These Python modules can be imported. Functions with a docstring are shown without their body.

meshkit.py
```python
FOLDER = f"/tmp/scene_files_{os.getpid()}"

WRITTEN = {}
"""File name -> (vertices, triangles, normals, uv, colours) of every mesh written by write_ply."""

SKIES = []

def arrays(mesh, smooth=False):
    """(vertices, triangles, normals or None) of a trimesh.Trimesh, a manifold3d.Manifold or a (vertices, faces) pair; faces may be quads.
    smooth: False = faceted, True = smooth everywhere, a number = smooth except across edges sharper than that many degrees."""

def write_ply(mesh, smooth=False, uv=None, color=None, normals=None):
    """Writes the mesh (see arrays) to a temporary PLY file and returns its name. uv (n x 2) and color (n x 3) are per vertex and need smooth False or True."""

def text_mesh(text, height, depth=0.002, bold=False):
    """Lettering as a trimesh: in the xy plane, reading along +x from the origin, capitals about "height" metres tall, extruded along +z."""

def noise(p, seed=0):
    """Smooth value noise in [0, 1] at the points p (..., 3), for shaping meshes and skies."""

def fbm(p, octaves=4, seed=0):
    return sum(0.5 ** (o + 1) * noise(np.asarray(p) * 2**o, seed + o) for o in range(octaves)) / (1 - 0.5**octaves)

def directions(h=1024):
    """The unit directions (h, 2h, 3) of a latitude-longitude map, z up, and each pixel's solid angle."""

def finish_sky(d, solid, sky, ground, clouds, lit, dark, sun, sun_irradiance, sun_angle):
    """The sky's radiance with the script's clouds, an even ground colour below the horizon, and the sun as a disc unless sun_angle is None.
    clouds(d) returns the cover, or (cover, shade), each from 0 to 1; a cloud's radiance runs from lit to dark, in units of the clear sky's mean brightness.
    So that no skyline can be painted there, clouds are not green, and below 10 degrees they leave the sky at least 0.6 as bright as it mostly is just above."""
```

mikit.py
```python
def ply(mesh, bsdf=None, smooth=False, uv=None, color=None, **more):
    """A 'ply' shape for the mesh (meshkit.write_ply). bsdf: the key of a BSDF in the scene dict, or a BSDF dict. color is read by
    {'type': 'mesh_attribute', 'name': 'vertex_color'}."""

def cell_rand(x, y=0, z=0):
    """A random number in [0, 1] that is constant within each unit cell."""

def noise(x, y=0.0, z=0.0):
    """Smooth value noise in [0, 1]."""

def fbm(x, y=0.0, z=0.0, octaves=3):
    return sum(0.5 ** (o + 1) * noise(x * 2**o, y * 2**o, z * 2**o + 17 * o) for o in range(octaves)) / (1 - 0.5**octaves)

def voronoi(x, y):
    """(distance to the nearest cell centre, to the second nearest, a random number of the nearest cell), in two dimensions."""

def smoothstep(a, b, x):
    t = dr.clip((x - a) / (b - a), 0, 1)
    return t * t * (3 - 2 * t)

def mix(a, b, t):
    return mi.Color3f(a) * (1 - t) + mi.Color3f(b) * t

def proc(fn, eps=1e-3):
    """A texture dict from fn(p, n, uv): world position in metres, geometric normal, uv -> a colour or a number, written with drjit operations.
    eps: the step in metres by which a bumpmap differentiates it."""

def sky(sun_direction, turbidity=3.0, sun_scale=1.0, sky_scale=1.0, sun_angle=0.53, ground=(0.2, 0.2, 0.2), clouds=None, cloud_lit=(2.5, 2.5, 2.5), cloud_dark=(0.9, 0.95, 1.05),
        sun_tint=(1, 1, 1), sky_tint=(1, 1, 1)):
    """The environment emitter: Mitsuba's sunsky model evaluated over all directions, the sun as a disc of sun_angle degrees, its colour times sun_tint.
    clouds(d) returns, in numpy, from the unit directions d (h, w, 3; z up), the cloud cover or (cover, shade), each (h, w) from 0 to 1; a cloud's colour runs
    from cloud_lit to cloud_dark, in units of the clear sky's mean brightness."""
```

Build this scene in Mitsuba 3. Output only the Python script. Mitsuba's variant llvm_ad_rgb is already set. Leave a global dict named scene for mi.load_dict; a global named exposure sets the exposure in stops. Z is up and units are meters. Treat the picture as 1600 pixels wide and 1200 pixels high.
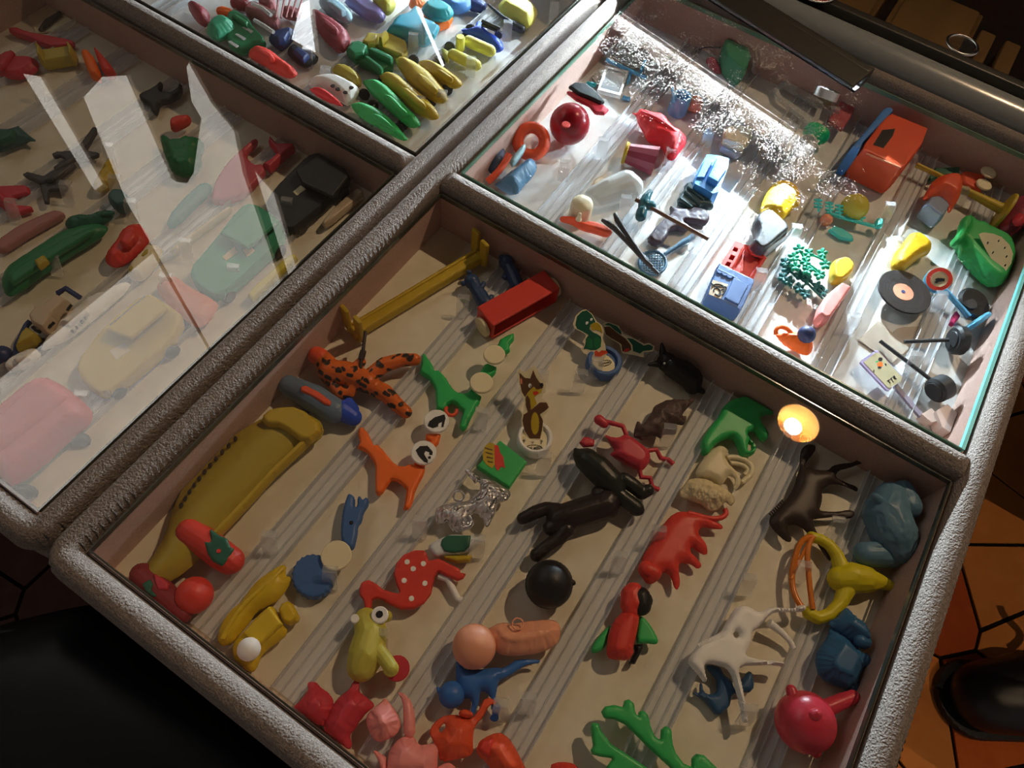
import math, random
import numpy as np, trimesh, manifold3d as m3, shapely
from shapely.geometry import Polygon, LineString, Point, box as sbox
from scipy.spatial import Delaunay, Voronoi
import drjit as dr
import mitsuba as mi
import mikit, meshkit
from mikit import proc, noise, fbm, voronoi, smoothstep, mix
rng = np.random.default_rng(7)
T4 = mi.ScalarTransform4f
# ------------------------------------------------------------------ camera, light, exposure
FPX = 1105.0
RM = np.array([[0.83421973, 0.54563189, 0.0797702], [0.51296019, -0.71476984, -0.47536925], [-0.20235929, 0.43748134, -0.87616254]])  # rows: right, down, forward
CAM = np.array([0.0, 0.0, 0.40])          # metres above the velvet rim (rim top is z = 0)
exposure = 0.0
scene = {"cam": {"type": "perspective", "fov": math.degrees(2 * math.atan(800 / FPX)), "fov_axis": "x", "near_clip": 0.01, "far_clip": 50.0,
                 "to_world": T4().look_at(origin=CAM.tolist(), target=(CAM + RM[2]).tolist(), up=(-RM[1]).tolist())}}
scene["room_glow"] = {"type": "constant", "sampling_weight": 3.0, "radiance": {"type": "rgb", "value": [0.2, 0.172, 0.15]}}   # the rest of the dim room
LED, SPOT, POOL, LINE, DAY, BULB = [900, 1120, 1230], [2, 2.2, 2.4], [.95, 1.2, 1.32], [.15, .19, .21], [1.4, 1.36, 1.24], [80, 58, 34]
DOWN = [4.6, 3.3, 2.0]                      # the warm ceiling downlight
labels = {}
FLOOR = -0.047                             # tray floor
GLASS = -0.007
# ------------------------------------------------------------------ keys
def numbered(k):
    if k not in USED:
        USED[k] = 0
        return k
    USED[k] += 1
    return f"{k}_{USED[k]:03d}"
USED = {}
def thing(name, label, cat, group=None):
    k = numbered(name)
    labels[k] = {"label": label, "category": cat}
    if group: labels[k]["group"] = group
    return k
def part(root, name, mesh, mat, label=None, smooth=38, **more):
    k = numbered(root + "__" + name)
    scene[k] = mikit.ply(mesh, mat, smooth=smooth, **more)
    if label: labels[k] = {"label": label}
    return k
def solo(name, label, cat, mesh, mat, group=None, smooth=38, **more):
    k = thing(name, label, cat, group)
    scene[k] = mikit.ply(mesh, mat, smooth=smooth, **more)
    return k
def struct(name, label, mesh, mat, smooth=False, **more):
    scene[name] = mikit.ply(mesh, mat, smooth=smooth, **more)
    labels[name] = {"label": label, "kind": "structure", "category": name.split("_")[0]}
    return name
# ------------------------------------------------------------------ materials
def rgb(c): return {"type": "rgb", "value": [float(x) for x in c]}
def mat(name, c, rough=0.44, spec=0.42, **k):
    scene[name] = {"type": "twosided", "b": {"type": "principled", "base_color": c if isinstance(c, dict) else rgb(c), "roughness": rough, "specular": spec, **k}}
    return name
PAL = dict(yellow=(.72, .45, .015), olive=(.38, .29, .03), lemon=(.72, .7, .13), mustard=(.47, .33, .02), red=(.62, .045, .03), crimson=(.5, .035, .055), darkred=(.22, .02, .025),
           maroon=(.25, .035, .06), orange=(.85, .15, .015), redorange=(.7, .085, .03), coral=(.75, .26, .16), pink=(.8, .28, .26), peach=(.75, .33, .2), green=(.03, .4, .1), leaf=(.02, .42, .1), deepgreen=(.015, .16, .06),
           pine=(.012, .1, .06), teal=(.015, .27, .3), aqua=(.06, .62, .62), mint=(.2, .6, .4), sky=(.12, .45, .78), blue=(.03, .13, .42), cobalt=(.02, .07, .5), navy=(.02, .035, .12), slate=(.11, .17, .25), steel=(.2, .27, .36),
           lilac=(.36, .34, .6), purple=(.22, .18, .4), black=(.012, .012, .013), coal=(.025, .027, .03), umber=(.03, .02, .016), brown=(.1, .045, .02), grey=(.045, .046, .05), silvergrey=(.4, .42, .44),
           white=(.8, .79, .76), cream=(.74, .66, .44), bone=(.68, .6, .38), yellowgreen=(.5, .46, .07), tan=(.5, .4, .28), magenta=(.5, .02, .13), frost=(.62, .66, .66), brick=(.42, .07, .05))
for k_, c_ in PAL.items(): mat(k_, c_, *((.45, .3) if k_ in ('black', 'coal', 'umber') else ()))
mat('ironblack', (.013, .017, .014), .4, .4)
mat("ink", (.01, .01, .012), .6, .3)
scene["chrome"] = {"type": "twosided", "b": {"type": "roughconductor", "material": "Al", "alpha": 0.14}}
scene["glass"] = {"type": "thindielectric", "int_ior": 1.68}
scene["clear"] = {"type": "blendbsdf", "weight": 0.13, "a": {"type": "thindielectric", "int_ior": 1.49}, "b": {"type": "twosided", "d": {"type": "diffuse", "reflectance": rgb((.8, .82, .84))}}}
scene["railbase"] = {"type": "blendbsdf", "weight": 0.36, "a": {"type": "thindielectric", "int_ior": 1.49}, "b": {"type": "twosided", "d": {"type": "diffuse", "reflectance": rgb((.84, .86, .89))}}}
scene["rib"] = {"type": "blendbsdf", "weight": 0.3, "a": {"type": "thindielectric", "int_ior": 1.55}, "b": {"type": "twosided", "d": {"type": "principled", "base_color": rgb((.75, .78, .8)), "roughness": .12, "specular": .9}}}
scene["cloudy"] = {"type": "blendbsdf", "weight": 0.55, "a": {"type": "thindielectric", "int_ior": 1.49}, "b": {"type": "twosided", "d": {"type": "principled", "base_color": rgb((.66, .68, .66)), "roughness": .3}}}
scene["tintred"] = {"type": "blendbsdf", "weight": 0.62, "a": {"type": "thindielectric", "int_ior": 1.49, "specular_transmittance": rgb((.75, .12, .14))}, "b": {"type": "twosided", "d": {"type": "principled", "base_color": rgb((.2, .008, .014)), "roughness": .22}}}
scene["edgeglass"] = {"type": "twosided", "b": {"type": "principled", "base_color": rgb((.045, .05, .04)), "roughness": .15, "specular": .8}}
scene["edgegreen"] = {"type": "twosided", "b": {"type": "principled", "base_color": rgb((.1, .2, .14)), "roughness": .15, "specular": .8}}
scene["edgecyan"] = {"type": "twosided", "b": {"type": "principled", "base_color": rgb((.25, .85, .9)), "roughness": .3, "specular": .8}}
def velvet(a, b):
    def f(p, n, uv):
        v = fbm(p.x * 1500, p.y * 1500, p.z * 1500, 2)
        s = fbm(p.x * 60, p.y * 60, p.z * 60, 3)
        return mix(a, b, smoothstep(.25, .75, v) * .75 + s * .25)
    return proc(f)
def velvetbump(p, n, uv): return fbm(p.x * 1100, p.y * 1100, p.z * 1100, 2)
for n_, a_, b_ in (("velvet_rim", (.115, .09, .077), (.225, .185, .163)), ("velvet_wall", (.38, .25, .205), (.48, .33, .28))):
    scene[n_] = {"type": "twosided", "b": {"type": "bumpmap", "scale": .0011 if n_ == "velvet_rim" else .0004, "arbitrary": proc(velvetbump, 3e-4),
                 "bsdf": {"type": "principled", "base_color": velvet(a_, b_), "roughness": .85, "specular": .2, "sheen": .6, "sheen_tint": .4}}}
def paper(p, n, uv): return mix((.62, .56, .43), (.7, .65, .53), fbm(p.x * 90, p.y * 90, 0, 4))
mat("paper", proc(paper), .7, .3)
def paper2(p, n, uv): return mix((.6, .6, .575), (.69, .69, .67), fbm(p.x * 90, p.y * 90, 0, 4))
mat("white_paper", proc(paper2), .7, .3)
def spots(p, n, uv):
    d1, d2, r = voronoi(p.x * 150 + noise(p.x * 300, p.y * 300) * .8, p.y * 150 + p.z * 120)
    return mix((.02, .014, .01), (.6, .12, .015), smoothstep(.3, .42, d1 + r * .12))
mat("spotted", proc(spots), .4, .4)
def marbled(p, n, uv): return mix((.2, .2, .17), (.5, .5, .44), fbm(p.x * 500, p.y * 500, 0, 4))
mat("marbled", proc(marbled), .5)
def fur(p, n, uv): return fbm(p.x * 900, p.y * 500, p.z * 600, 3)
for n_, c_ in (("furcream", (.66, .55, .32)), ("furbrown", (.075, .045, .038))):
    scene[n_] = {"type": "twosided", "b": {"type": "bumpmap", "scale": .0015, "arbitrary": proc(fur, 3e-4), "bsdf": {"type": "principled", "base_color": rgb(c_), "roughness": .5}}}
scene["silver"] = {"type": "twosided", "b": {"type": "bumpmap", "scale": .0022, "arbitrary": proc(fur, 3e-4), "bsdf": {"type": "roughconductor", "material": "Al", "alpha": 0.16}}}
# ------------------------------------------------------------------ geometry helpers
def P(px, py, h=0.0):
    """The point h mm above the tray floor that stands at this place of the photograph."""
    d = RM.T @ np.array([(px - 800) / FPX, (py - 600) / FPX, 1.0])
    return CAM + d * ((FLOOR + h / 1000 - CAM[2]) / d[2])
def W(px, py, z):
    return P(px, py, (z - FLOOR) * 1000)
def Z(zr, txt):
    v = np.array([[float(a) for a in q.split(",")] for q in txt.split()])
    return v if zr is None else v / zr[2] + np.array(zr[:2])
def tri_poly(poly, step, rings):
    """Points inside a polygon, and their Delaunay triangles that lie in it."""
    pts = []
    for r in [0] + rings:
        g = poly.buffer(-r) if r else poly
        for q in getattr(g, "geoms", [g]):
            if q.is_empty: continue
            for ring in [q.exterior, *q.interiors]:
                n = max(6, int(ring.length / step))
                ts = np.linspace(0, ring.length, n, endpoint=False)
                pts += [ring.interpolate(t).coords[0] for t in ts]
                if not r: pts += list(ring.coords)[:-1]
    b = poly.bounds
    gx, gy = np.meshgrid(np.arange(b[0], b[2], step), np.arange(b[1], b[3], step * .87))
    gx[1::2] += step / 2
    g = np.stack([gx.ravel(), gy.ravel()], 1)
    inner = poly.buffer(-(max(rings) if rings else 0) - step * .5)
    g = g[shapely.contains_xy(inner, g[:, 0], g[:, 1])]
    p = np.vstack([np.array(pts), g]) if len(g) else np.array(pts)
    p = p[np.unique(np.round(p / (step * .12)).astype(int), axis=0, return_index=True)[1]]
    t = Delaunay(p).simplices
    c = p[t].mean(1)
    t = t[shapely.contains_xy(poly, c[:, 0], c[:, 1])]
    a = np.cross(p[t[:, 1]] - p[t[:, 0]], p[t[:, 2]] - p[t[:, 0]])
    t = np.where(a[:, None] < 0, t[:, ::-1], t)[np.abs(a) > 1e-14]
    return p, t
def pillow(poly, z0, z1, w, step=None, bump=0.0, flatbottom=False, smooth_top=0):
    """The polygon as a solid between z0 and z1 whose edges are rounded over the width w (all metres)."""
    if poly.geom_type != "Polygon": poly = max(poly.geoms, key=lambda g: g.area)
    b = poly.bounds
    size = max(b[2] - b[0], b[3] - b[1])
    step = step or max(.0008, size / 42)
    p, t = tri_poly(poly, step, [w * f for f in (.12, .4, .75)])
    d = shapely.distance(poly.boundary, shapely.points(p))
    q = np.sqrt(np.clip(1 - (1 - np.clip(d / w, 0, 1)) ** 2, 0, 1))
    q[d < 1e-7] = 0
    if smooth_top:
        e = np.vstack([t[:, [0, 1]], t[:, [1, 2]], t[:, [2, 0]]]); e = np.vstack([e, e[:, ::-1]])
        deg = np.maximum(np.bincount(e[:, 0], minlength=len(p)), 1); inner = q > .35
        for _ in range(smooth_top):
            q = np.where(inner, .5 * q + .5 * np.bincount(e[:, 0], q[e[:, 1]], minlength=len(p)) / deg, q)
    mid, half = (z0 + z1) / 2, (z1 - z0) / 2
    n3 = np.c_[p * 350, np.full(len(p), z0 * 350)]
    add = bump * (meshkit.fbm(n3, 3, 5) - .5) * (q > .2) if bump else 0
    base = .35 if flatbottom else 0
    top = np.c_[p, mid + half * q + add]
    bot = np.c_[p, mid - half * (np.where(q > 0, np.maximum(q, base), 0))]
    n = len(p)
    return trimesh.Trimesh(np.vstack([top, bot]), np.vstack([t, t[:, ::-1] + n]), process=False).process(merge_tex=False) if False else merged(np.vstack([top, bot]), np.vstack([t, t[:, ::-1] + n]))
def merged(v, f):
    m = trimesh.Trimesh(v, f, process=False)
    m.merge_vertices(digits_vertex=7)
    m.update_faces(m.nondegenerate_faces())
    return m
def poly_at(pts, h, holes=()):
    q = Polygon([P(x, y, h)[:2] for x, y in pts], [[P(x, y, h)[:2] for x, y in o] for o in holes])
    q = q if q.is_valid else q.buffer(0)
    c = q.centroid
    for x0, x1, y0, y1 in TRAYS:                # toys stay clear of the tray walls
        if x0 < c.x < x1 and y0 < c.y < y1: return q.intersection(sbox(x0 + .002, y0 + .002, x1 - .002, y1 - .002))
    return q
TRAYS = [(-.231, .179, -.0245, .312), (-.231, .179, .335, .655), (-.68, -.267, -.0245, .307), (-.68, -.267, .33, .655)]
def puff(pts, h0, h1, w=None, bump=0.0, holes=(), at=None, soft=.0006):
    """A solid toy of this outline in the photograph, between h0 and h1 mm above the tray floor; w: mm over which its edges round (None: domed)."""
    if soft and (w is None or w > 2):           # moulded toys: round the outline's corners
        a = np.asarray(pts, float); b = np.roll(a, -1, 0)
        pts = np.stack([a * .78 + b * .22, a * .22 + b * .78], 1).reshape(-1, 2)
    q = poly_at(pts, (h0 + h1) / 2 if at is None else at, holes)
    if soft: q = q.buffer(-soft).buffer(2 * soft).buffer(-soft)
    if q.geom_type != "Polygon": q = max(q.geoms, key=lambda g: g.area)
    r = shapely.maximum_inscribed_circle(q).length
    return pillow(q, FLOOR + h0 / 1000, FLOOR + h1 / 1000, min(r * .98, w / 1000) if w else r * .98, bump=bump, smooth_top=10 if w is None or w > 3.5 else 0)
def slab(pts, h0, h1, holes=(), at=None):
    """Straight-sided plate of this outline."""
    q = poly_at(pts, (h0 + h1) / 2 if at is None else at, holes)
    if q.geom_type != "Polygon": q = max(q.geoms, key=lambda g: g.area)
    m = trimesh.creation.extrude_polygon(q, (h1 - h0) / 1000, engine="earcut")
    m.apply_translation([0, 0, FLOOR + h0 / 1000])
    return m
def hull_chain(chains, seg=14):
    out = []
    for ch in chains:
        s = [m3.Manifold.sphere(float(r), seg).translate([float(c) for c in p]) for p, r in ch]
        out += [m3.Manifold.batch_hull([a, b]) for a, b in zip(s, s[1:])] if len(s) > 1 else s
    return m3.Manifold.batch_boolean(out, m3.OpType.Add)
def to_tri(man):
    m = man.to_mesh()
    return trimesh.Trimesh(np.array(m.vert_properties[:, :3], float), np.array(m.tri_verts), process=False)
def blob(*chains, res=1.1, it=8, bump=0.0):
    """One body from chains of 'x,y,h,r' joints (photograph pixels; height of the joint and radius in mm)."""
    ch = []
    for c in chains:
        v = [[float(a) for a in q.split(",")] for q in c.split()]
        ch.append([(P(x, y, h), r / 1000) for x, y, h, r in v])
    m = to_tri(hull_chain(ch).refine_to_length(res / 1000))
    m.merge_vertices()
    trimesh.smoothing.filter_taubin(m, iterations=it)
    if bump:
        m.vertices += m.vertex_normals * ((meshkit.fbm(np.array(m.vertices) * 350, 3, 3) - .5) * bump / 1000)[:, None]
    m.vertices[:, 2] = np.maximum(m.vertices[:, 2], FLOOR + .0002)
    return m
def tube3(pts, r, sides=10, smooth=0):
    p = np.array(pts, float)
    if smooth and len(p) > 2:
        from scipy.interpolate import make_interp_spline
        t = np.r_[0, np.cumsum(np.linalg.norm(np.diff(p, axis=0), axis=1))]
        p = make_interp_spline(t, p, k=min(3, len(p) - 1))(np.linspace(0, t[-1], smooth))
    r = np.broadcast_to(r, (len(p),))
    t = np.gradient(p, axis=0)
    t /= np.linalg.norm(t, axis=1, keepdims=True)
    a = np.cross(t, [0.12, 0.05, 1.0])
    a /= np.linalg.norm(a, axis=1, keepdims=True)
    b = np.cross(t, a)
    an = np.arange(sides) * 2 * np.pi / sides
    v = (p[:, None] + r[:, None, None] * (np.cos(an)[None, :, None] * a[:, None] + np.sin(an)[None, :, None] * b[:, None])).reshape(-1, 3)
    i, j = np.meshgrid(np.arange(len(p) - 1), np.arange(sides), indexing="ij")
    q = np.stack([i * sides + j, i * sides + (j + 1) % sides, (i + 1) * sides + (j + 1) % sides, (i + 1) * sides + j], -1).reshape(-1, 4)
    f = [q[:, [0, 2, 1]], q[:, [0, 3, 2]]]
    n = len(v)
    v = np.vstack([v, p[0], p[-1]])
    k = np.arange(sides)
    f += [np.stack([k * 0 + n, k, (k + 1) % sides], 1), np.stack([k * 0 + n + 1, (k + 1) % sides + n - sides, k + n - sides], 1)]
    m = trimesh.Trimesh(v, np.vstack(f), process=False)
    m.fix_normals()
    return m
def tube(txt, r, zr=None, smooth=0):
    """'x,y,h ...' (h in mm) as a rod of r mm."""
    v = [[float(a) for a in q.split(",")] for q in txt.split()]
    if zr: v = [[x / zr[2] + zr[0], y / zr[2] + zr[1], h] for x, y, h in v]
    return tube3([P(*q) for q in v], np.asarray(r) / 1000, smooth=smooth)
def lathe(profile, px=None, base=0.0, axis=None, sec=36):
    """Turned body: profile 'r,z' in mm along +z (or along the axis) from the point (px, base mm)."""
    pr = np.array([[float(a) for a in q.split(",")] for q in profile.split()]) / 1000
    m = trimesh.creation.revolve(pr, sections=sec)
    if axis is not None: m.apply_transform(trimesh.geometry.align_vectors([0, 0, 1], axis))
    if px is not None: m.apply_translation(P(*px, base) if len(px) == 2 else px)
    return m
def ball(x, y, r, h=None, squash=1.0):
    m = trimesh.creation.icosphere(3, r / 1000)
    m.vertices[:, 2] *= squash
    hh = r * squash if h is None else h
    m.apply_translation(P(x, y, hh))
    return m
def disc(x, y, r, h0, t, axis=None, edge=.5):
    """A coin of r mm, t mm thick, its lower face h0 mm up."""
    return lathe(f"0,0 {r-edge},0 {r},{edge} {r},{t-edge} {r-edge},{t} 0,{t}", (x, y), h0, axis)
def rbox(sx, sy, sz, r=0.0, c=(0, 0, 0)):
    if r <= 0:
        m = trimesh.creation.box((sx, sy, sz))
    else:
        s = [m3.Manifold.sphere(r, 12).translate([x * (sx / 2 - r), y * (sy / 2 - r), z * (sz / 2 - r)]) for x in (-1, 1) for y in (-1, 1) for z in (-1, 1)]
        m = to_tri(m3.Manifold.batch_hull(s))
    m.apply_translation(c)
    return m
class Frame:
    """Local axes of a toy: x from photograph point a to b, z up, y to the left; lengths in mm. L is the distance a-b in mm."""
    def __init__(s, a, b, h=0.0):
        A, B = P(*a, h), P(*b, h)
        s.L = np.linalg.norm(B - A) * 1000
        x = (B - A) / np.linalg.norm(B - A)
        y = np.cross([0, 0, 1], x); y /= np.linalg.norm(y)
        s.M = np.eye(4)
        s.M[:3, :3] = np.stack([x, y, np.cross(x, y)], 1)
        s.M[:3, 3] = (A + B) / 2
    def put(s, m):
        m = m.copy(); m.apply_scale(.001); m.apply_transform(s.M); return m
    def box(s, sx, sy, sz, c, r=0.6): return s.put(rbox(sx, sy, sz, r, c))
    def cyl(s, r, length, c, axis=(0, 1, 0), r2=None, e=.5):
        r2 = r if r2 is None else r2
        m = trimesh.creation.revolve(np.array([[0, -length / 2], [r - e, -length / 2], [r, -length / 2 + e], [r2, length / 2 - e], [r2 - e, length / 2], [0, length / 2]]), sections=30)
        m.apply_transform(trimesh.geometry.align_vectors([0, 0, 1], axis)); m.apply_translation(c)
        return s.put(m)
    def side(s, pts, w, y=0.0, bev=.8):
        """A side view ('x,z ...' mm) given the width w."""
        q = Polygon(Z(None, pts)).buffer(-bev).buffer(bev)
        m = pillow(q, -w / 2, w / 2, min(bev, w / 2.2), step=max(.8, s.L / 30))
        m.vertices = m.vertices[:, [0, 2, 1]] * [1, -1, 1] + [0, y, 0]
        m.fix_normals()
        return s.put(m)
def cat_(*ms): return trimesh.util.concatenate(ms)
def ring(x, y, R, r, h, axis=None, sx=1.0):
    m = trimesh.creation.torus(R / 1000, r / 1000, major_sections=36, minor_sections=12)
    if axis is not None: m.apply_transform(trimesh.geometry.align_vectors([0, 0, 1], axis))
    m.apply_translation(P(x, y, h))
    return m
class Card:
    """A flat printed cut-out leaning back: a plane through the photograph point a (h mm up), tilted by lean (0 lies flat, 1 faces the eye)."""
    def __init__(s, a, h, lean=1.0):
        s.o = P(*a, h)
        n = (CAM - s.o) / np.linalg.norm(CAM - s.o)
        n = n * lean + np.array([0, 0, 1.0]) * (1 - lean)
        s.n = n / np.linalg.norm(n)
        s.x = np.cross([0, 0, 1], s.n); s.x /= np.linalg.norm(s.x)
        s.y = np.cross(s.n, s.x)
    def cut(s, pts, z0, t):
        q = []
        for px, py in pts:
            d = RM.T @ np.array([(px - 800) / FPX, (py - 600) / FPX, 1.0])
            X = CAM + d * (((s.o - CAM) @ s.n) / (d @ s.n)) - s.o
            q.append((X @ s.x, X @ s.y))
        g = Polygon(q)
        g = (g if g.is_valid else g.buffer(0)).buffer(.0003).buffer(-.0003)
        g = max(getattr(g, "geoms", [g]), key=lambda k: k.area)
        m = trimesh.creation.extrude_polygon(g, t / 1000, engine="earcut")
        M = np.eye(4); M[:3, :3] = np.stack([s.x, s.y, s.n], 1); M[:3, 3] = s.o + s.n * z0 / 1000
        m.apply_transform(M)
        return m
def ell(cx, cy, rx, ry, n=22, rot=0.0):
    a = np.arange(n) * 2 * np.pi / n
    x, y = rx * np.cos(a), ry * np.sin(a)
    c, s_ = math.cos(rot), math.sin(rot)
    return np.stack([cx + x * c - y * s_, cy + x * s_ + y * c], 1)
def toy(name, label, cat, m, zr, txt, h0, h1, w=None, group=None, **k):
    return solo(name, label, cat, puff(Z(zr, txt), h0, h1, w, **k), m, group)
# ------------------------------------------------------------------ the room
def wall_poly(y0, y1, z0, z1, holes):
    m = trimesh.creation.extrude_polygon(Polygon([(y0, z0), (y1, z0), (y1, z1), (y0, z1)], holes), .12, engine="earcut")
    m.vertices = np.c_[-1.2 - m.vertices[:, 2], m.vertices[:, 0], m.vertices[:, 1]]
    m.fix_normals()
    return m
PANES = [[(-.42, .965), (.4925, .965), (.4925, 1.54), (-.42, 1.54)],
         [(.495, .965), (.493, .80), (.52, .545), (.57, .532), (.623, .56), (.617, .84), (.64, .862), (.665, .85), (.735, .74), (.727, .69), (.745, .615), (.76, .606), (.782, .739), (.815, .84), (.80, .965), (.80, 1.54), (.495, 1.54)],
         [(.447, .45), (.476, .475), (.474, .74), (.447, .74)],
         [(.826, .96), (.872, 1.10), (.872, 1.54), (.826, 1.54)],
         [(1.037, .713), (1.087, .65), (1.128, .655), (1.118, .803)]]
mat("wallpaint", proc(lambda p, n, uv: mix((.34, .29, .24), (.42, .36, .30), fbm(p.y * 9, p.z * 9, p.x, 3))), .8, .2)
mat("darkpaint", proc(lambda p, n, uv: mix((.07, .05, .04), (.1, .075, .055), fbm(p.x * 7, p.y * 7, p.z, 3))), .8, .2)
struct("wall_left", "tan plastered wall with tall daylight window panes", wall_poly(-1.6, 2.8, -.7, 1.6, PANES), "wallpaint")
struct("ceiling", "dark brown ceiling above the display cases", rbox(3.3, 4.5, .06, 0, (.44, .55, 1.63)), "darkpaint")
struct("wall_back", "dark brown wall behind the bookshelf", rbox(3.3, .06, 2.3, 0, (.44, 2.83, .45)), "darkpaint")
labels["window_1"] = {"label": "daylight window panes in the tan left wall", "kind": "structure", "category": "window"}
pm_ = []
for iq_, q_ in enumerate(PANES):
    v_, f_ = trimesh.creation.triangulate_polygon(Polygon(q_), engine="earcut")
    v_ = np.c_[np.full(len(v_), -1.215), v_]; f_ = np.array(f_)
    if np.cross(v_[f_[0, 1]] - v_[f_[0, 0]], v_[f_[0, 2]] - v_[f_[0, 0]])[0] < 0: f_ = f_[:, ::-1]
    if iq_ == 4:
        scene["window_2"] = mikit.ply(trimesh.Trimesh(v_, f_, process=False), "white", emitter={"type": "area", "sampling_weight": .3, "radiance": rgb((3.6, 3.9, 4.1))})
        labels["window_2"] = {"label": "small sunlit window pane in the tan left wall", "kind": "structure", "category": "window"}
        continue
    pm_.append(trimesh.Trimesh(v_, f_, process=False))
scene["window_1"] = mikit.ply(cat_(*pm_), "white", emitter={"type": "area", "sampling_weight": 2.0, "radiance": rgb(DAY)})
tl = solo("tube_lamp", "slim white tube lamp leaning on the left wall", "lamp", tube3([(-1.17, 1.488, .853), (-1.17, 1.604, 1.107)], .005), "white")
scene[tl]["emitter"] = {"type": "area", "sampling_weight": .1, "radiance": rgb((7, 8, 8.5))}
# ceiling downlight, mirrored in the glass of the near tray
LX, LY, LZ = .36, 1.36, 1.5
dl = thing("ceiling_light", "round orange ceiling downlight with a glowing bulb", "lamp")
mat("amber_shade", (.8, .3, .07), .5, .3)
sk_ = part(dl, "shade", trimesh.creation.revolve(np.array([[.02, .1], [.046, .1], [.067, .0]]), sections=40).apply_translation((LX, LY, LZ)), "amber_shade")
scene[sk_]["emitter"] = {"type": "area", "sampling_weight": .15, "radiance": rgb((2.4, .75, .18))}       # the amber shade glows
part(dl, "rim", trimesh.creation.torus(.070, .005).apply_translation((LX, LY, LZ)), "cream")
b_ = part(dl, "bulb", to_tri(hull_chain([[((LX - .004, LY + .024, LZ + .06), .024), ((LX + .000, LY - .004, LZ + .026), .024)]])), "white", "glowing bulb", smooth=True)
scene[b_]["emitter"] = {"type": "area", "sampling_weight": .15, "radiance": rgb(BULB)}
scene["downlight_beam"] = {"type": "spot", "sampling_weight": 2.0, "intensity": rgb(DOWN), "cutoff_angle": 26, "beam_width": 9, "to_world": T4().look_at(origin=[LX, LY, LZ - .012], target=[.08, .13, 0], up=[0, 0, 1])}
d2_ = thing("ceiling_light", "second round orange ceiling downlight, above the floor right of the cases", "lamp")
part(d2_, "shade", trimesh.creation.revolve(np.array([[.05, .1], [.076, .0], [.078, .0], [.053, .1]]), sections=40).apply_translation((1.05, .35, LZ)), "amber_shade")
part(d2_, "rim", trimesh.creation.torus(.079, .005).apply_translation((1.05, .35, LZ)), "cream")
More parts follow.
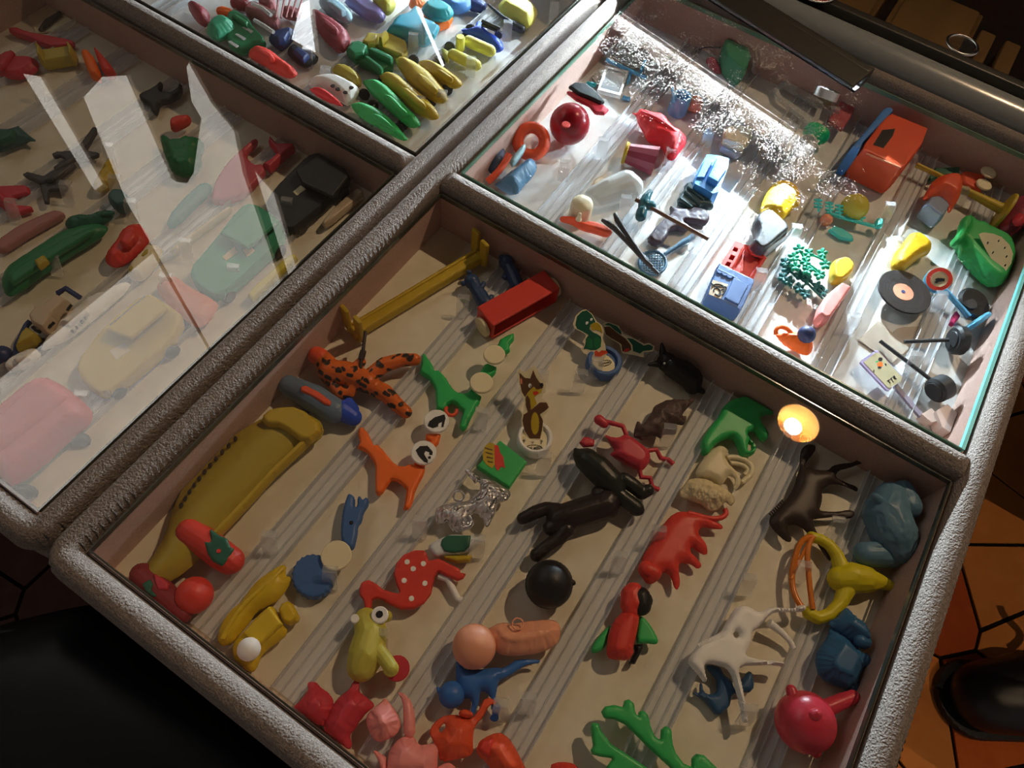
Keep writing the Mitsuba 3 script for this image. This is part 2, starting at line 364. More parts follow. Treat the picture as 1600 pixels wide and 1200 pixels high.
part(d2_, "bulb", to_tri(hull_chain([[((1.05, .35, LZ + .085), .021), ((1.05, .35, LZ + .035), .021)]])), "cream", smooth=True)
scene["downlight_beam_2"] = {"type": "spot", "sampling_weight": 1.0, "intensity": rgb(np.array(DOWN) * .42), "cutoff_angle": 19, "beam_width": 10, "to_world": T4().look_at(origin=[1.05, .35, LZ - .012], target=[.80, .62, -.7], up=[0, 1, 0])}
# the floor: carpet of irregular orange patches with black joints
mat("floorbase", (.012, .009, .008), .95, .1)
struct("floor", "dark floor with irregular orange and brown patches", rbox(4.4, 4.6, .05, 0, (.6, .5, -.731)), "floorbase")
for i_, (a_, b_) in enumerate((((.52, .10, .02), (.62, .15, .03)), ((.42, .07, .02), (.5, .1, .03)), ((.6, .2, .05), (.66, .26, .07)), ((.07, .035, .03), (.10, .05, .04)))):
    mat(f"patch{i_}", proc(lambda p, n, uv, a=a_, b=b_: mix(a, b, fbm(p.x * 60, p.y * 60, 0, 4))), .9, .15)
sx_, sy_ = .17, .105
pts_ = np.array([((i + rng.uniform(-.38, .38) + .5 * (j % 2)) * sx_, (j + rng.uniform(-.38, .38)) * sy_) for i in range(-10, 13) for j in range(-4, 12)])
vo_ = Voronoi(pts_)
for i_, p_ in enumerate(pts_):
    r_ = vo_.regions[vo_.point_region[i_]]
    if -1 in r_ or not r_: continue
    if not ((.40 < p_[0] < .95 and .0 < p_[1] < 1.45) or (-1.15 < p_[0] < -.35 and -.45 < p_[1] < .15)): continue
    g_ = Polygon(vo_.vertices[r_]).buffer(-.0026)
    if g_.is_empty or g_.area < 1e-3: continue
    g_ = g_.buffer(-.003).buffer(.003)
    m_ = trimesh.creation.extrude_polygon(g_.simplify(.002), .004, engine="earcut"); m_.apply_translation([0, 0, -.706])
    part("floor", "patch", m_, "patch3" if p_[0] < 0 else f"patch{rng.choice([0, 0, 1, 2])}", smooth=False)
# ------------------------------------------------------------------ the two velvet display cases
def rr(x0, y0, x1, y1, r): return sbox(x0 + r, y0 + r, x1 - r, y1 - r).buffer(r, quad_segs=8)
def case(label, outer, x0, x1, ys, names):
    t = thing("display_case", label, "display case")
    (ya, yb), (yc, yd) = ys
    hole = sbox(x0, ya, x1, yd)
    part(t, "rim", pillow(rr(*outer, .017).difference(hole), -.025, 0, .0092, step=.0045), "velvet_rim", "rounded taupe velvet rim", smooth=True)
    part(t, "divider", pillow(sbox(x0 - .006, yb, x1 + .006, yc), -.026, -.0005, .0115, step=.0042), "velvet_rim", "rounded taupe velvet bar between the two trays", smooth=True)
    body = rr(outer[0] + .002, outer[1] + .002, outer[2] - .002, outer[3] - .002, .015)
    m = trimesh.creation.extrude_polygon(body.difference(sbox(x0 - .002, ya - .002, x1 + .002, yd + .002)), .04, engine="earcut"); m.apply_translation([0, 0, -.053])
    b = trimesh.creation.extrude_polygon(body, .03, engine="earcut"); b.apply_translation([0, 0, -.083])
    part(t, "body", cat_(m, b), "velvet_rim", smooth=False)
    part(t, "partition", rbox(x1 - x0, yc - yb - .003, .03, 0, ((x0 + x1) / 2, (yb + yc) / 2, -.037)), "velvet_wall", smooth=False)
    for lx in (outer[0] + .06, outer[2] - .06):
        for ly in (outer[1] + .06, outer[3] - .06):
            part(t, "leg", trimesh.creation.cylinder(.018, .62, sections=20).apply_translation((lx, ly, -.392)), "umber")
    for (y0, y1), nm in zip(ys, names):
        h, zc = .037, -.0295
        for s in ("l", "r", "n", "f"):
            c = {"l": (x0 + .0006, (y0 + y1) / 2), "r": (x1 - .0006, (y0 + y1) / 2), "n": ((x0 + x1) / 2, y0 + .0006), "f": ((x0 + x1) / 2, y1 - .0006)}[s]
            part(t, "lining", rbox(.0012 if s in "lr" else x1 - x0 - .003, .0012 if s in "nf" else y1 - y0, h, 0, (*c, zc)), "velvet_wall", smooth=False)
        part(t, "tray_paper", rbox(x1 - x0 - .0025, y1 - y0 - .0025, .002, 0, ((x0 + x1) / 2, (y0 + y1) / 2, FLOOR - .001)), "white_paper" if nm.startswith("far") else "paper", smooth=False)
        q = [(x0 + .001, y0 + .001), (x1 - .001, y0 + .001), (x1 - .001, y1 - .001), (x0 + .001, y1 - .001)]
        gl = part(t, "glass_pane", trimesh.Trimesh([(*a, GLASS) for a in q], [[0, 1, 2], [0, 2, 3]], process=False), "glass", f"clear glass pane over the {nm}", smooth=False)
        for s in ("l", "r", "n", "f"):
            c = {"l": (x0 + .0022, (y0 + y1) / 2), "r": (x1 - .0022, (y0 + y1) / 2), "n": ((x0 + x1) / 2, y0 + .0022), "f": ((x0 + x1) / 2, y1 - .0022)}[s]
            cy = nm == "far right tray" and s == "r"
            part(t, "glass_edge", rbox((.0024 if cy else .0011) if s in "lr" else x1 - x0 - .005, .0011 if s in "nf" else y1 - y0 - .005, .004, 0, (*c, GLASS - .0026)), "edgecyan" if cy else "edgegreen" if nm == "far right tray" else "edgeglass", "bright cyan glass edge" if cy else None, smooth=False)
    return t
YA, YB = (-.0245, .312), (.335, .655)
RX, LXX = (-.231, .179), (-.68, -.267)
case("right display case with taupe velvet rim, holding animal toys and a lamp-lit far tray", (-.2485, -.043, .199, .674), *RX, (YA, YB), ("near right tray", "far right tray"))
case("left display case with taupe velvet rim, holding toy cars, planes and ships", (-.699, -.043, -.2495, .674), *LXX, ((-.0245, .307), (.330, .655)), ("near left tray", "far left tray"))
# clear divider rails with upright tabs
def rail(xc, y0, y1, tabs, label):
    t = thing("divider_rail", label, "divider rail")
    def bar_(pts, mat_, name):
        m = trimesh.creation.extrude_polygon(Polygon(pts), (y1 - y0) * 1000, engine="earcut")
        m.apply_scale(.001)
        m.vertices = np.c_[xc + m.vertices[:, 0], y1 - m.vertices[:, 2], FLOOR + .0003 + m.vertices[:, 1]]
        m.fix_normals()
        part(t, name, m, mat_, smooth=False)
    bar_([(-9, 0), (9, 0), (9, 1), (-9, 1)], "railbase", "base")
    for u, w, h in ((-8.4, 1.0, 6.5), (-3, .9, 3.4), (3, .9, 3.4), (8.4, 1.0, 6.5)):
        bar_([(u - w / 2, 1), (u + w / 2, 1), (u + w / 2, h - .4), (u + w / 2 - .4, h), (u - w / 2 + .4, h), (u - w / 2, h - .4)], "rib", "rib")
    for x, y in tabs:
        q = sbox(-4.6, 0, 4.6, 17).buffer(-2.6).buffer(2.6)
        a = trimesh.creation.extrude_polygon(q, 1.5, engine="earcut")
        a.apply_scale(.001)
        a.apply_transform(trimesh.transformations.rotation_matrix(math.radians(68), [1, 0, 0]))
        lip = rbox(.0088, .004, .0013, 0, (0, .0075, .0158))
        a = cat_(a, lip); a.apply_transform(trimesh.transformations.rotation_matrix(math.radians(28), [0, 0, 1]))
        a.apply_translation([x, y, FLOOR + .0012])
        part(t, "tab", a, "clear", smooth=False)
ORD = ["leftmost", "second", "third", "fourth", "fifth", "sixth"]
def rails(xs, y, tabs, where):
    got = {i: [] for i in range(len(xs))}
    for px, py in tabs:
        p = P(px, py, 8)
        got[int(np.argmin([abs(p[0] - x) for x in xs]))].append((p[0], p[1]))
    for i, x in enumerate(xs):
        rail(x, y[0] + .003, y[1] - .003, got[i], f"clear plastic divider rail with upright tabs, {ORD[i]} from the left in the {where}")
rails([-.159 + .0614 * i for i in range(6)], YA, [(515, 915), (745, 865), (593, 1012), (848, 735), (845, 605), (1042, 690), (1250, 905), (1165, 925), (1025, 850), (722, 488), (965, 890), (822, 1112), (780, 1122), (1303, 835), (905, 605), (750, 665), (420, 860), (655, 835), (930, 585), (1165, 1130)], "near right tray")
rails([-.165 + .0614 * i for i in range(6)], YB, [(1045, 255), (1105, 220), (1190, 245), (1285, 290), (1385, 340), (1420, 265), (975, 330), (1085, 385), (1185, 445), (1240, 375), (1465, 480), (1425, 575), (1183, 105), (1500, 315), (1010, 335), (940, 240), (1300, 190), (880, 275), (1395, 395), (1330, 515)], "far right tray")
rails([-.629 + .0614 * i for i in range(6)], (-.0245, .307), [(105, 310), (180, 300), (85, 422), (260, 455), (290, 400), (365, 440), (448, 335), (390, 135), (20, 338), (130, 640), (205, 338), (170, 250), (60, 150)], "near left tray")
rails([-.592 + .0614 * i for i in range(6)], (.330, .655), [(735, 112), (655, 175), (645, 75), (480, 98), (508, 128), (792, 55), (865, 22), (690, 165), (425, 40)], "far left tray")
# ------------------------------------------------------------------ the lamp bar over the far right tray
lamp = thing("desk_lamp", "flat black lamp bar lighting the far right tray", "lamp")
la_, lb_ = np.array([-.644, .7085]), np.array([-.009, .5720])
ux_ = (lb_ - la_) / np.linalg.norm(lb_ - la_); uy_ = np.array([-ux_[1], ux_[0]]); LB = np.linalg.norm(lb_ - la_)
def bar(sx, sy, sz, off_x, off_y, z, r=0.0):
    """A box in the bar's own axes: off_x from its free end backwards, off_y from its near edge."""
    m = rbox(sx, sy, sz, r)
    m.apply_transform(trimesh.transformations.rotation_matrix(math.atan2(ux_[1], ux_[0]), [0, 0, 1]))
    c = lb_ - ux_ * off_x + uy_ * off_y
    m.apply_translation([*c, z]); return m
mat("lamp_black", (.018, .017, .014), .42, .5)
mat("mattblack", (.003, .003, .003), .95, .05)
part(lamp, "arm", bar(LB, .0115, .014, LB / 2, .0302, .029, .003), "lamp_black")
part(lamp, "visor", bar(LB, .0262, .0035, LB / 2, .0131, .0343, .001), "lamp_black")
part(lamp, "lip", bar(LB, .0100, .002, LB / 2, .0205, .0222, .0006), "mattblack")
part(lamp, "end_cap", bar(.003, .0115, .013, .0015, .0302, .0290, .001), "lamp_black")
e_ = trimesh.Trimesh([(-.21, 0, .0268), (.21, 0, .0268), (.21, 0, .0298), (-.21, 0, .0298)], [[0, 1, 2], [0, 2, 3]], process=False)
e_.apply_transform(trimesh.transformations.rotation_matrix(math.atan2(ux_[1], ux_[0]), [0, 0, 1])); e_.apply_translation([*(lb_ - ux_ * .217 + uy_ * .0242), 0])
k_ = part(lamp, "led_strip", e_, "white", "glowing white strip", smooth=False)
scene[k_]["emitter"] = {"type": "area", "radiance": rgb(LED)}
for i_, (ox_, I_, cut_, bw_, aim_) in enumerate(((.03, 1.5, 86, 70, None), (.13, .8, 86, 70, None), (.24, .8, 86, 70, None), (.36, .8, 86, 70, None), (.46, 1.0, 86, 70, None), (.56, 1.0, 86, 70, None),
                                                 (.008, 0, 38, 13, (.066, .475, FLOOR)), (.05, 0, 38, 13, (-.015, .49, FLOOR)))):          # the strip's light, as beams that leave it just before its face
    c_ = np.array([*(lb_ - ux_ * ox_ + uy_ * .0236), .0283])
    scene[f"led_beam_{i_}"] = {"type": "spot", "intensity": rgb(np.array(LINE) * I_ if I_ else POOL), "cutoff_angle": cut_, "beam_width": bw_, "to_world": T4().look_at(origin=c_.tolist(), target=list(aim_) if aim_ else (c_ + np.array([*(-uy_), -.55])).tolist(), up=[0, .2, 1])}
c_ = lb_ - ux_ * .017 + uy_ * .005
R_ = trimesh.geometry.align_vectors([0, 0, -1], np.array([.06, -.5, -.86]))
hd_ = trimesh.creation.revolve(np.array([[.0088, -.0005], [.0108, 0], [.0108, .007], [0, .0085]]), sections=32); hd_.apply_transform(R_); hd_.apply_translation([*c_, .0110])
part(lamp, "spot_head", hd_, "chrome", "round chrome lamp head")
dd_ = trimesh.creation.cylinder(.0088, .0006, sections=32); dd_.apply_transform(R_); dd_.apply_translation([*c_, .0110])
part(lamp, "lens", dd_, "frost")
# dust flecks on the glass below the lamp
nd_ = 150000
dx_, dy_ = rng.uniform(RX[0] + .004, RX[1] - .004, nd_), rng.uniform(YB[0] + .004, YB[1] - .004, nd_)
keep_ = meshkit.fbm(np.c_[dx_ * 60, dy_ * 60, dx_ * 0], 3, 4) + rng.uniform(-.3, .3, nd_) > 1.02 - .62 * np.clip((dy_ + dx_ * .22 - .44) / .09, 0, 1) * np.clip((.055 - dx_) / .07, 0, 1) + .3 * (dy_ + dx_ * .2166 > .552)
dx_, dy_ = dx_[keep_], dy_[keep_]; nd_ = len(dx_)
s_ = rng.gamma(2.2, .00011, nd_) + .00015; a_ = rng.uniform(0, 6.28, nd_)
v_ = np.stack([np.c_[dx_ + s_ * np.cos(a_ + k * 2.09), dy_ + s_ * np.sin(a_ + k * 2.09), np.full(nd_, GLASS + .0002) + (k == 0) * .0001] for k in range(3)], 1).reshape(-1, 3)
scene["dust"] = mikit.ply(trimesh.Trimesh(v_, np.arange(nd_ * 3).reshape(-1, 3), process=False), "white")
labels["dust"] = {"label": "pale dust flecks on the glass over the far right tray", "category": "dust", "kind": "stuff"}
# ------------------------------------------------------------------ the shelf behind
y1_ = W(1420, 101, 0)[1]; y2_ = W(1420, 62, 0)[1]; y3_ = W(1420, 50, 0)[1]
sh = thing("bookshelf", "dark wooden shelf with a glossy grey front edge behind the right case", "shelf")
mat("gloss_grey", (.22, .23, .23), .22, .6)
part(sh, "front_edge", tube3([(-.3, y2_ - .018, -.022), (.75, y2_ - .018, -.022)], .021, 24), "gloss_grey", "glossy grey rounded edge", smooth=True)
part(sh, "rail", rbox(1.05, .013, .05, .003, (.225, (y2_ + y3_) / 2 + .004, -.026)), "lamp_black", "black metal rail")
part(sh, "top", rbox(1.05, .42, .02, .002, (.225, y3_ + .22, -.1405)), "umber", smooth=False)
part(sh, "side", rbox(.02, .42, .56, .002, (.74, y3_ + .22, -.42)), "umber", smooth=False)
part(sh, "side", rbox(.02, .42, .56, .002, (-.29, y3_ + .22, -.42)), "umber", smooth=False)
def wood(p, n, uv): return mix((.11, .055, .015), (.19, .1, .028), fbm(p.x * 40, p.y * 8, p.z * 90, 4))
mat("wood", proc(wood), .6, .3)
for i_, (x_, w_, yy_, d_, h_, lb) in enumerate(((-.075, .085, .885, .12, .07, "ochre wooden box on the shelf, left of its fellow"), (.025, .09, .872, .13, .07, "ochre wooden box on the shelf, between box and two slim bars"))):
    k_ = thing("wooden_box", lb, "box")
    part(k_, "body", rbox(w_, d_, h_, .002, (x_, yy_, -.129 + h_ / 2)), "wood")
    part(k_, "lid", rbox(w_ - .012, d_ - .012, .006, .002, (x_, yy_, -.13 + h_ + .003)), "wood")
for x_, lb in ((.083, "light brown wooden bar beside the ochre box"), (.111, "light brown wooden bar next to the dark corner")):
    solo("wooden_bar", lb, "bar", rbox(.017, .085, .07, .002, (x_, .868, -.094)), "tan" if 0 else "wood")
gc = W(1545, 18, 0)
dk = thing("dark_jar", "round dark glass jar on the shelf at the top edge", "jar")
part(dk, "body", lathe("0,0 16,0 19,8 19,60 14,76 0,76", (gc[0], gc[1] + .03, -.13)), "black", smooth=40)
part(dk, "rim", trimesh.creation.torus(.0165, .0018).apply_translation((gc[0], gc[1] + .03, -.054)), "chrome", "bright metal rim")
wc = W(1262, -2, 0)
wr = thing("wire_hoop", "thin metal hoop behind the lamp bar", "hoop")
part(wr, "hoop", trimesh.creation.torus(.022, .0009).apply_translation((wc[0], wc[1] + .018, .002)), "chrome")
part(wr, "plate", trimesh.creation.cylinder(.0205, .002, sections=32).apply_translation((wc[0], wc[1] + .018, .001)), "maroon")
# ------------------------------------------------------------------ black things on the floor
st = thing("stool", "black padded stool at the lower left of the right case", "stool")
mat("leather", (.006, .006, .008), .42, .4)
cu_ = pillow(Polygon([(-.385, -.13), (-.35, -.09), (-.25, -.085), (-.14, -.075), (.02, -.06), (.05, -.3), (-.1, -.5), (-.4, -.45), (-.47, -.25)]).buffer(.02), -.37, -.27, .05, step=.02)
part(st, "cushion", cu_, "leather", smooth=True)
part(st, "piping", tube3([(-.45, -.22, -.29), (-.41, -.15, -.285), (-.36, -.11, -.285)], .003, smooth=16), "coal")
for x_, y_ in ((-.33, -.17), (-.05, -.17), (-.3, -.38), (-.05, -.38)):
    part(st, "leg", trimesh.creation.cylinder(.014, .34, sections=16).apply_translation((x_, y_, -.53)), "black")
bs = thing("shoe", "black rounded shoe on the orange patches at the right edge", "shoe")
def wblob(ch, res, it):
    m = to_tri(hull_chain(ch).refine_to_length(res)); m.merge_vertices(); trimesh.smoothing.filter_taubin(m, iterations=it); return m
part(bs, "upper", wblob([[((.60, .50, -.655), .05), ((.66, .545, -.645), .06), ((.75, .585, -.63), .06), ((.84, .62, -.60), .055), ((.85, .625, -.55), .05)]], .012, 10), "leather", smooth=True)
part(bs, "sole", pillow(LineString([(.60, .50), (.68, .55), (.85, .625)]).buffer(.056), -.7015, -.686, .004, step=.012), "black")
part(bs, "lace", tube3([(.655, .60, -.60), (.648, .64, -.61), (.635, .645, -.605), (.628, .655, -.6)], .006, smooth=14), "black")
# ------------------------------------------------------------------ toys of the near right tray
za, zb, zc, zd, ze, zf, zg = (640, 560, 16 / 3), (400, 350, 4), (850, 450, 16 / 3), (1000, 580, 4), (780, 650, 16 / 3), (1150, 680, 4), (1000, 800, 4)
zh, zi, zj, zk, zl, zm = (520, 730, 16 / 3), (180, 750, 4), (500, 850, 4), (400, 1000, 4), (700, 1000, 4), (1200, 900, 4)
NT = "in the near right tray"
# yellow bracket
f = Frame((550, 520), (752, 398), 6)
k = thing("toy_bracket", "long yellow plastic bracket with upright posts along the left wall of the near right tray", "toy bracket")
part(k, "bar", f.box(f.L, 11, 9, (0, 0, 0), 2), "mustard")
part(k, "ridge", f.box(f.L - 6, 2.2, 3, (0, 2.5, 4.5), 1), "mustard")
for sx in (-1, 1):
    for sy in (-1, 1): part(k, "post", f.box(3.4, 8, 26, (sx * (f.L / 2 - 2 + sy), sy * 6.4, 10), 1), "mustard")
    part(k, "foot", f.box(5, 15, 3, (sx * (f.L / 2 - 2), 0, -3.5), 1), "mustard")
# yellow ship trough
k = thing("toy_boat", "large translucent yellow boat hull with a row of slots at the lower left wall", "toy boat")
part(k, "hull", puff(Z(None, "205,912 232,880 258,838 270,795 290,752 338,700 392,662 440,642 500,652 508,680 478,705 430,745 385,795 335,850 290,895 250,918"), 1, 17, 7), "olive")
part(k, "deck_edge", puff(Z(None, "505,672 478,700 430,745 385,795 340,842 332,834 378,786 424,736 470,692 498,662"), 9, 19.5, 2), "mustard")
part(k, "cabin", puff(Z(None, "408,655 428,640 470,638 508,672 480,698 440,668 418,668"), 12, 23, 2.5), "mustard")
for i in range(11):
    u = i / 10
    x, y = 283 + 85 * u + 6 * math.sin(u * 3.1) * -1, 790 - 104 * u
    part(k, "slot", slab(ell(x, y, 2.2, 4.2, 8, .5), 15.2, 17.6), "umber")
# shuttle
k = thing("toy_shuttle", "dark grey and blue toy shuttle with a red stripe beside the orange spotted figure", "toy shuttle")
part(k, "body", blob("452,603,9,7.5 490,622,10,9.5 522,642,10,9"), "slate")
part(k, "tail", blob("535,642,9,7.5 552,652,8,6", "545,630,8,4 552,640,8,4"), "cobalt")
part(k, "stripe", puff(Z(None, "470,605 478,603 500,614 518,628 516,635 508,633 488,620 470,612"), 17, 20.5, 1.2), "redorange", "red stripe")
part(k, "wing", puff(Z(None, "445,600 470,610 500,645 480,645 455,625"), 3, 7, 1.5), "navy")
# spotted soldier
k = thing("toy_figure", "orange figure with dark leopard spots lying on its side with a gun", "toy figure")
part(k, "body", blob("500,558,11,6.5 512,570,11,7", "515,580,11,8.5 545,584,11,8.5 575,598,11,7.5", "578,588,11,5.5 600,570,12,5.5 625,563,11,5 648,562,11,4.5", "578,602,9,6 602,614,8,6 622,634,8,5 634,644,8,4.5", "512,590,8,4.5 532,616,8,4.2 546,614,8,4 560,592,12,4", "552,578,13,4 564,566,14,3.6"), "spotted")
part(k, "helmet", blob("496,556,11,6.6 502,559,12,6.2"), "redorange", "plain orange helmet")
part(k, "gun", cat_(tube("562,592,15 565,556,19", 1.1), tube("564,562,18 568,548,19.5", 2.2), tube("567,550,19 571,518,22", 1.2)), "umber", "dark gun")
# green giraffe with white discs
k = thing("toy_giraffe", "green flat giraffe carrying two plain white discs", "toy giraffe")
part(k, "body", puff(Z((640, 520, 5.95), "95,380 120,205 145,205 175,250 215,310 235,365 265,355 300,385 340,430 370,480 400,525 440,560 490,575 530,565 560,545 600,560 670,600 650,660 600,740 570,800 530,890 490,920 460,880 480,800 500,740 470,720 440,680 390,655 350,680 340,720 300,740 250,720 245,640 240,540 215,480 180,435 130,405"), 2, 9, 2), "leaf")
part(k, "neck", puff(Z((640, 520, 5.95), "690,310 720,295 810,330 800,380 770,410 600,560 560,545"), 3, 10, 2), "leaf")
part(k, "disc", disc(752, 600, 8.1, 13, 2.6), "cream", "white disc")
part(k, "disc", disc(772, 556, 7.8, 15, 2.6), "cream", "white disc")
part(k, "clip", tube("698,637,9 697,643,10 704,649,10 711,647,10 713,640,10", 1.3, smooth=14), "redorange", "small orange hook")
solo("toy_animal", "small green animal head peeping out under the red wagon", "toy animal", puff(Z(None, "776,545 781,532 792,526 803,522 803,532 796,540 797,550 786,556"), 1, 8, 2), "leaf")
# orange giraffe
k = thing("toy_giraffe", "orange flat giraffe carrying two white discs with black marks", "toy giraffe")
part(k, "body", puff(Z((540, 630, 5.289), "95,375 120,330 102,255 115,208 145,208 180,240 210,300 235,355 265,345 310,390 350,440 390,490 440,525 490,528 540,505 580,520 660,545 640,610 600,680 570,750 550,850 520,890 475,880 490,820 505,720 460,670 420,650 380,640 345,690 310,745 265,772 248,740 245,640 248,540 235,490 200,440 155,400"), 2, 9, 2), "orange")
part(k, "neck", puff(Z((540, 630, 5.289), "665,255 790,262 770,335 745,362 640,545 560,510 700,330 660,300"), 3, 9.5, 2), "orange")
kd = []
for x, y in ((682, 660), (662, 709)): kd.append(part(k, "disc", disc(x, y, 8.5, 10.5, 2.6), "white", "white disc with a black mark"))
m1 = slab(Z(za, "150,562 165,525 210,492 290,468 300,500 282,570 264,575 270,530 242,542 236,568 192,582"), 13, 13.5)
m2 = slab(Z(za, "52,765 88,732 150,730 192,780 188,806 162,802 166,782 132,770 120,800 152,850 150,872 118,860 74,812"), 13, 13.5)
part(kd[0], "mark", m1, "ink", "black mark"); part(kd[1], "mark", cat_(m2, slab(ell(671, 715, 2.4, 2.2, 10), 13, 13.5)), "ink", "black mark")
# red wagon
f = Frame((757, 506), (860, 448), 10)
k = thing("toy_wagon", "red open-sided wagon with cream wheels and stickers inside", "toy wagon")
L_ = f.L; WD = 20
part(k, "roof", f.box(L_, WD, 2, (0, 0, 9), .8), "red")
part(k, "floor_plate", f.box(L_, WD, 2, (0, 0, -7.5), .8), "red")
part(k, "back", f.box(L_, 2, 17, (0, WD / 2 - 1, 1), .8), "red")
for s in (-1, 1):
    part(k, "end", f.box(2, WD, 17, (s * (L_ / 2 - 1), 0, 1), .8), "red")
    part(k, "wheel", f.cyl(7.8, 3, (s * (L_ / 2 + 2.5), -1, -1), (1, 0, 0)), "bone", "cream wheel")
for x, c in ((-12, "bone"), (8, "bone")):
    part(k, "sticker", f.box(9, .6, 9, (x, -2, 0), .2), c, "tan sticker"); part(k, "sticker", f.box(4, .6, 6, (x + 1.5, -2.8, -.5), .2), "pine", "dark green sticker")
# blue bears
for lab, ch in (("blue bear figure left of the red wagon, the nearer of two", ("737,440,9,6", "733,426,9,2.2", "724,443,9,2.2", "748,458,8,5.5 758,474,8,5.5", "752,450,12,2 756,443,12,1.8", "764,470,8,2.4 768,464,8,2", "738,440,9,5 750,462,8,5")),
                ("blue bear figure behind the red wagon against the far wall", ("791,410,10,6", "783,402,10,2", "797,398,10,2", "800,428,9,5.5 808,446,9,5.5", "790,434,9,2.2 787,432,9,1.8", "792,410,10,4.5 803,436,9,5"))):
    solo("bear_figure", lab, "bear figure", blob(*ch), "navy" if 0 else "cobalt_dark" if 0 else "bearblue") if "bearblue" in scene else solo("bear_figure", lab, "bear figure", blob(*ch), mat("bearblue", (.02, .05, .13)))
# parrot on its base
k = thing("parrot_stand", "green parrot cut-out standing on a round blue base", "toy parrot")
kb = part(k, "base", lathe("0,0 12.2,0 13,1 13,9 12,10 9.6,10 9.4,7.6 0,7.6", (941, 573), .3), "cobalt" if 0 else mat("dullblue", (.05, .12, .3)))
part(kb, "label_disc", disc(941, 571, 9.3, 7.4, .8), "cream", "cream printed disc")
part(kb, "oval_logo", cat_(slab(ell(945, 567.5, 10.5, 4.6, 26, -.2), 8.3, 8.6, [ell(945, 567.5, 9.6, 3.8, 26, -.2)]), *[slab(ell(938.5 + 2.2 * i, 568.8 - .45 * i, .8, 1.6, 8), 8.3, 8.6) for i in range(7)]), "ink", "black oval logo")
c = Card((938, 560), 8, .92)
kc = part(k, "card", c.cut(Z(zc, "240,300 265,230 310,190 350,180 400,215 440,280 480,310 500,360 490,420 510,470 520,560 500,600 420,610 390,560 330,545 305,510 340,470 320,450 345,410 350,390 300,360 255,340"), 0, 1.2), "cream")
part(kc, "head", c.cut(Z(zc, "262,310 275,240 315,200 355,188 395,222 430,285 385,310 380,345 410,372 440,384 472,405 478,450 465,500 430,518 395,520 355,510 330,510 345,470 350,420 372,395 330,368 275,340"), 1.2, .25), "pine", "dark green print")
part(kc, "beak", c.cut(Z(zc, "385,315 410,292 445,290 470,315 487,375 440,350 400,352"), 1.45, .2), "mustard", "yellow beak")
part(kc, "wing", cat_(c.cut(Z(zc, "350,430 380,415 405,440 408,490 385,512 360,495"), 1.45, .2), c.cut(Z(zc, "415,420 450,405 475,440 472,490 445,512 418,495"), 1.45, .2)), "deepgreen", "round green wings")
part(kc, "feet", c.cut(Z(zc, "420,530 440,520 455,540 480,520 525,525 530,545 490,560 470,575 440,585 425,570"), 1.2, .3), "redorange", "orange feet")
part(kc, "eye", cat_(c.cut(ell(917, 505, 2, 3, 10, .6), 1.5, .2), c.cut(ell(924, 499.5, 2, 2.6, 10, .6), 1.5, .2)), "white", "white eyes")
# crocodile card
k = thing("animal_card", "brown and green animal cut-out leaning behind the parrot stand", "toy animal")
c = Card((985, 545), 9, .55)
kc = part(k, "card", c.cut(Z(zc, "490,300 530,285 620,320 660,390 720,410 830,470 870,460 920,490 910,530 830,540 830,580 740,560 650,545 630,470 560,430 510,400"), 0, 1.2), "bone")
part(kc, "body", c.cut(Z(zc, "500,330 545,325 600,370 680,430 720,480 725,520 700,535 650,530 642,470 565,425 515,390"), 1.2, .25), "brown", "brown print")
part(kc, "leaf", c.cut(Z(zc, "505,312 535,295 610,325 640,365 645,395 600,365 550,320"), 1.2, .25), "pine", "green print")
part(kc, "leaf", c.cut(Z(zc, "690,420 740,430 830,485 870,475 905,492 900,520 825,528 800,550 740,530 735,480"), 1.2, .25), "pine", "green print")
part(kc, "mouth", c.cut(ell(979, 548, 5, 2.4, 12, -.4), 1.45, .2), "red", "red mouth")
# black cat, hog, robot
k = thing("cat_figure", "black cat figure with pointed ears at the far wall of the near right tray", "cat figure")
part(k, "body", blob("1042,566,10,7.5", "1036,552,14,3 1034,538,17,1.1", "1030,568,12,3 1014,570,13,1", "1052,574,11,8 1068,582,10,9 1080,592,9,8.5 1082,604,7,6", "1088,606,6,3 1098,612,5,2"), "black")
part(k, "eye", cat_(ball(1038, 568, .9, 17), ball(1048, 564, .9, 17)), "silvergrey", "shining eyes")
solo("hedgehog_figure", "dark brown bristly hedgehog figure below the black cat", "hedgehog figure", puff(Z((990, 610, 8.66), "0,560 40,420 80,420 110,480 180,390 250,290 270,220 380,160 480,130 580,120 740,130 800,90 830,130 760,210 700,270 640,350 720,340 700,440 660,480 600,460 480,480 420,500 400,600 370,660 330,640 280,600 180,620 110,690 60,650 0,640"), 1, 15, 5, bump=.004, soft=.0003), "furbrown")
k = thing("toy_robot", "red spidery robot with jointed legs lying by the third rail", "toy robot")
part(k, "body", puff(Z(ze, "870,150 930,175 985,185 1050,150 1095,172 1200,250 1262,312 1250,392 1192,462 1120,440 1030,390 950,342 918,322 962,290 930,240"), 4, 15, 4), "crimson")
for a in ("840,50,12 900,50,12 1030,85,12 1060,160,10", "1230,290,9 1310,280,8 1345,350,6 1410,365,5 1450,400,4", "1170,450,9 1182,510,8 1255,515,6 1275,590,5 1330,615,4"): part(k, "leg", tube(a, 1.7, ze), "crimson")
part(k, "hand", blob("936,656,12,3.6 944,662,12,3.2"), "crimson"); part(k, "hand", puff(Z(ze, "665,225 700,180 735,178 795,205 788,255 700,262"), 9, 14, 2), "crimson")
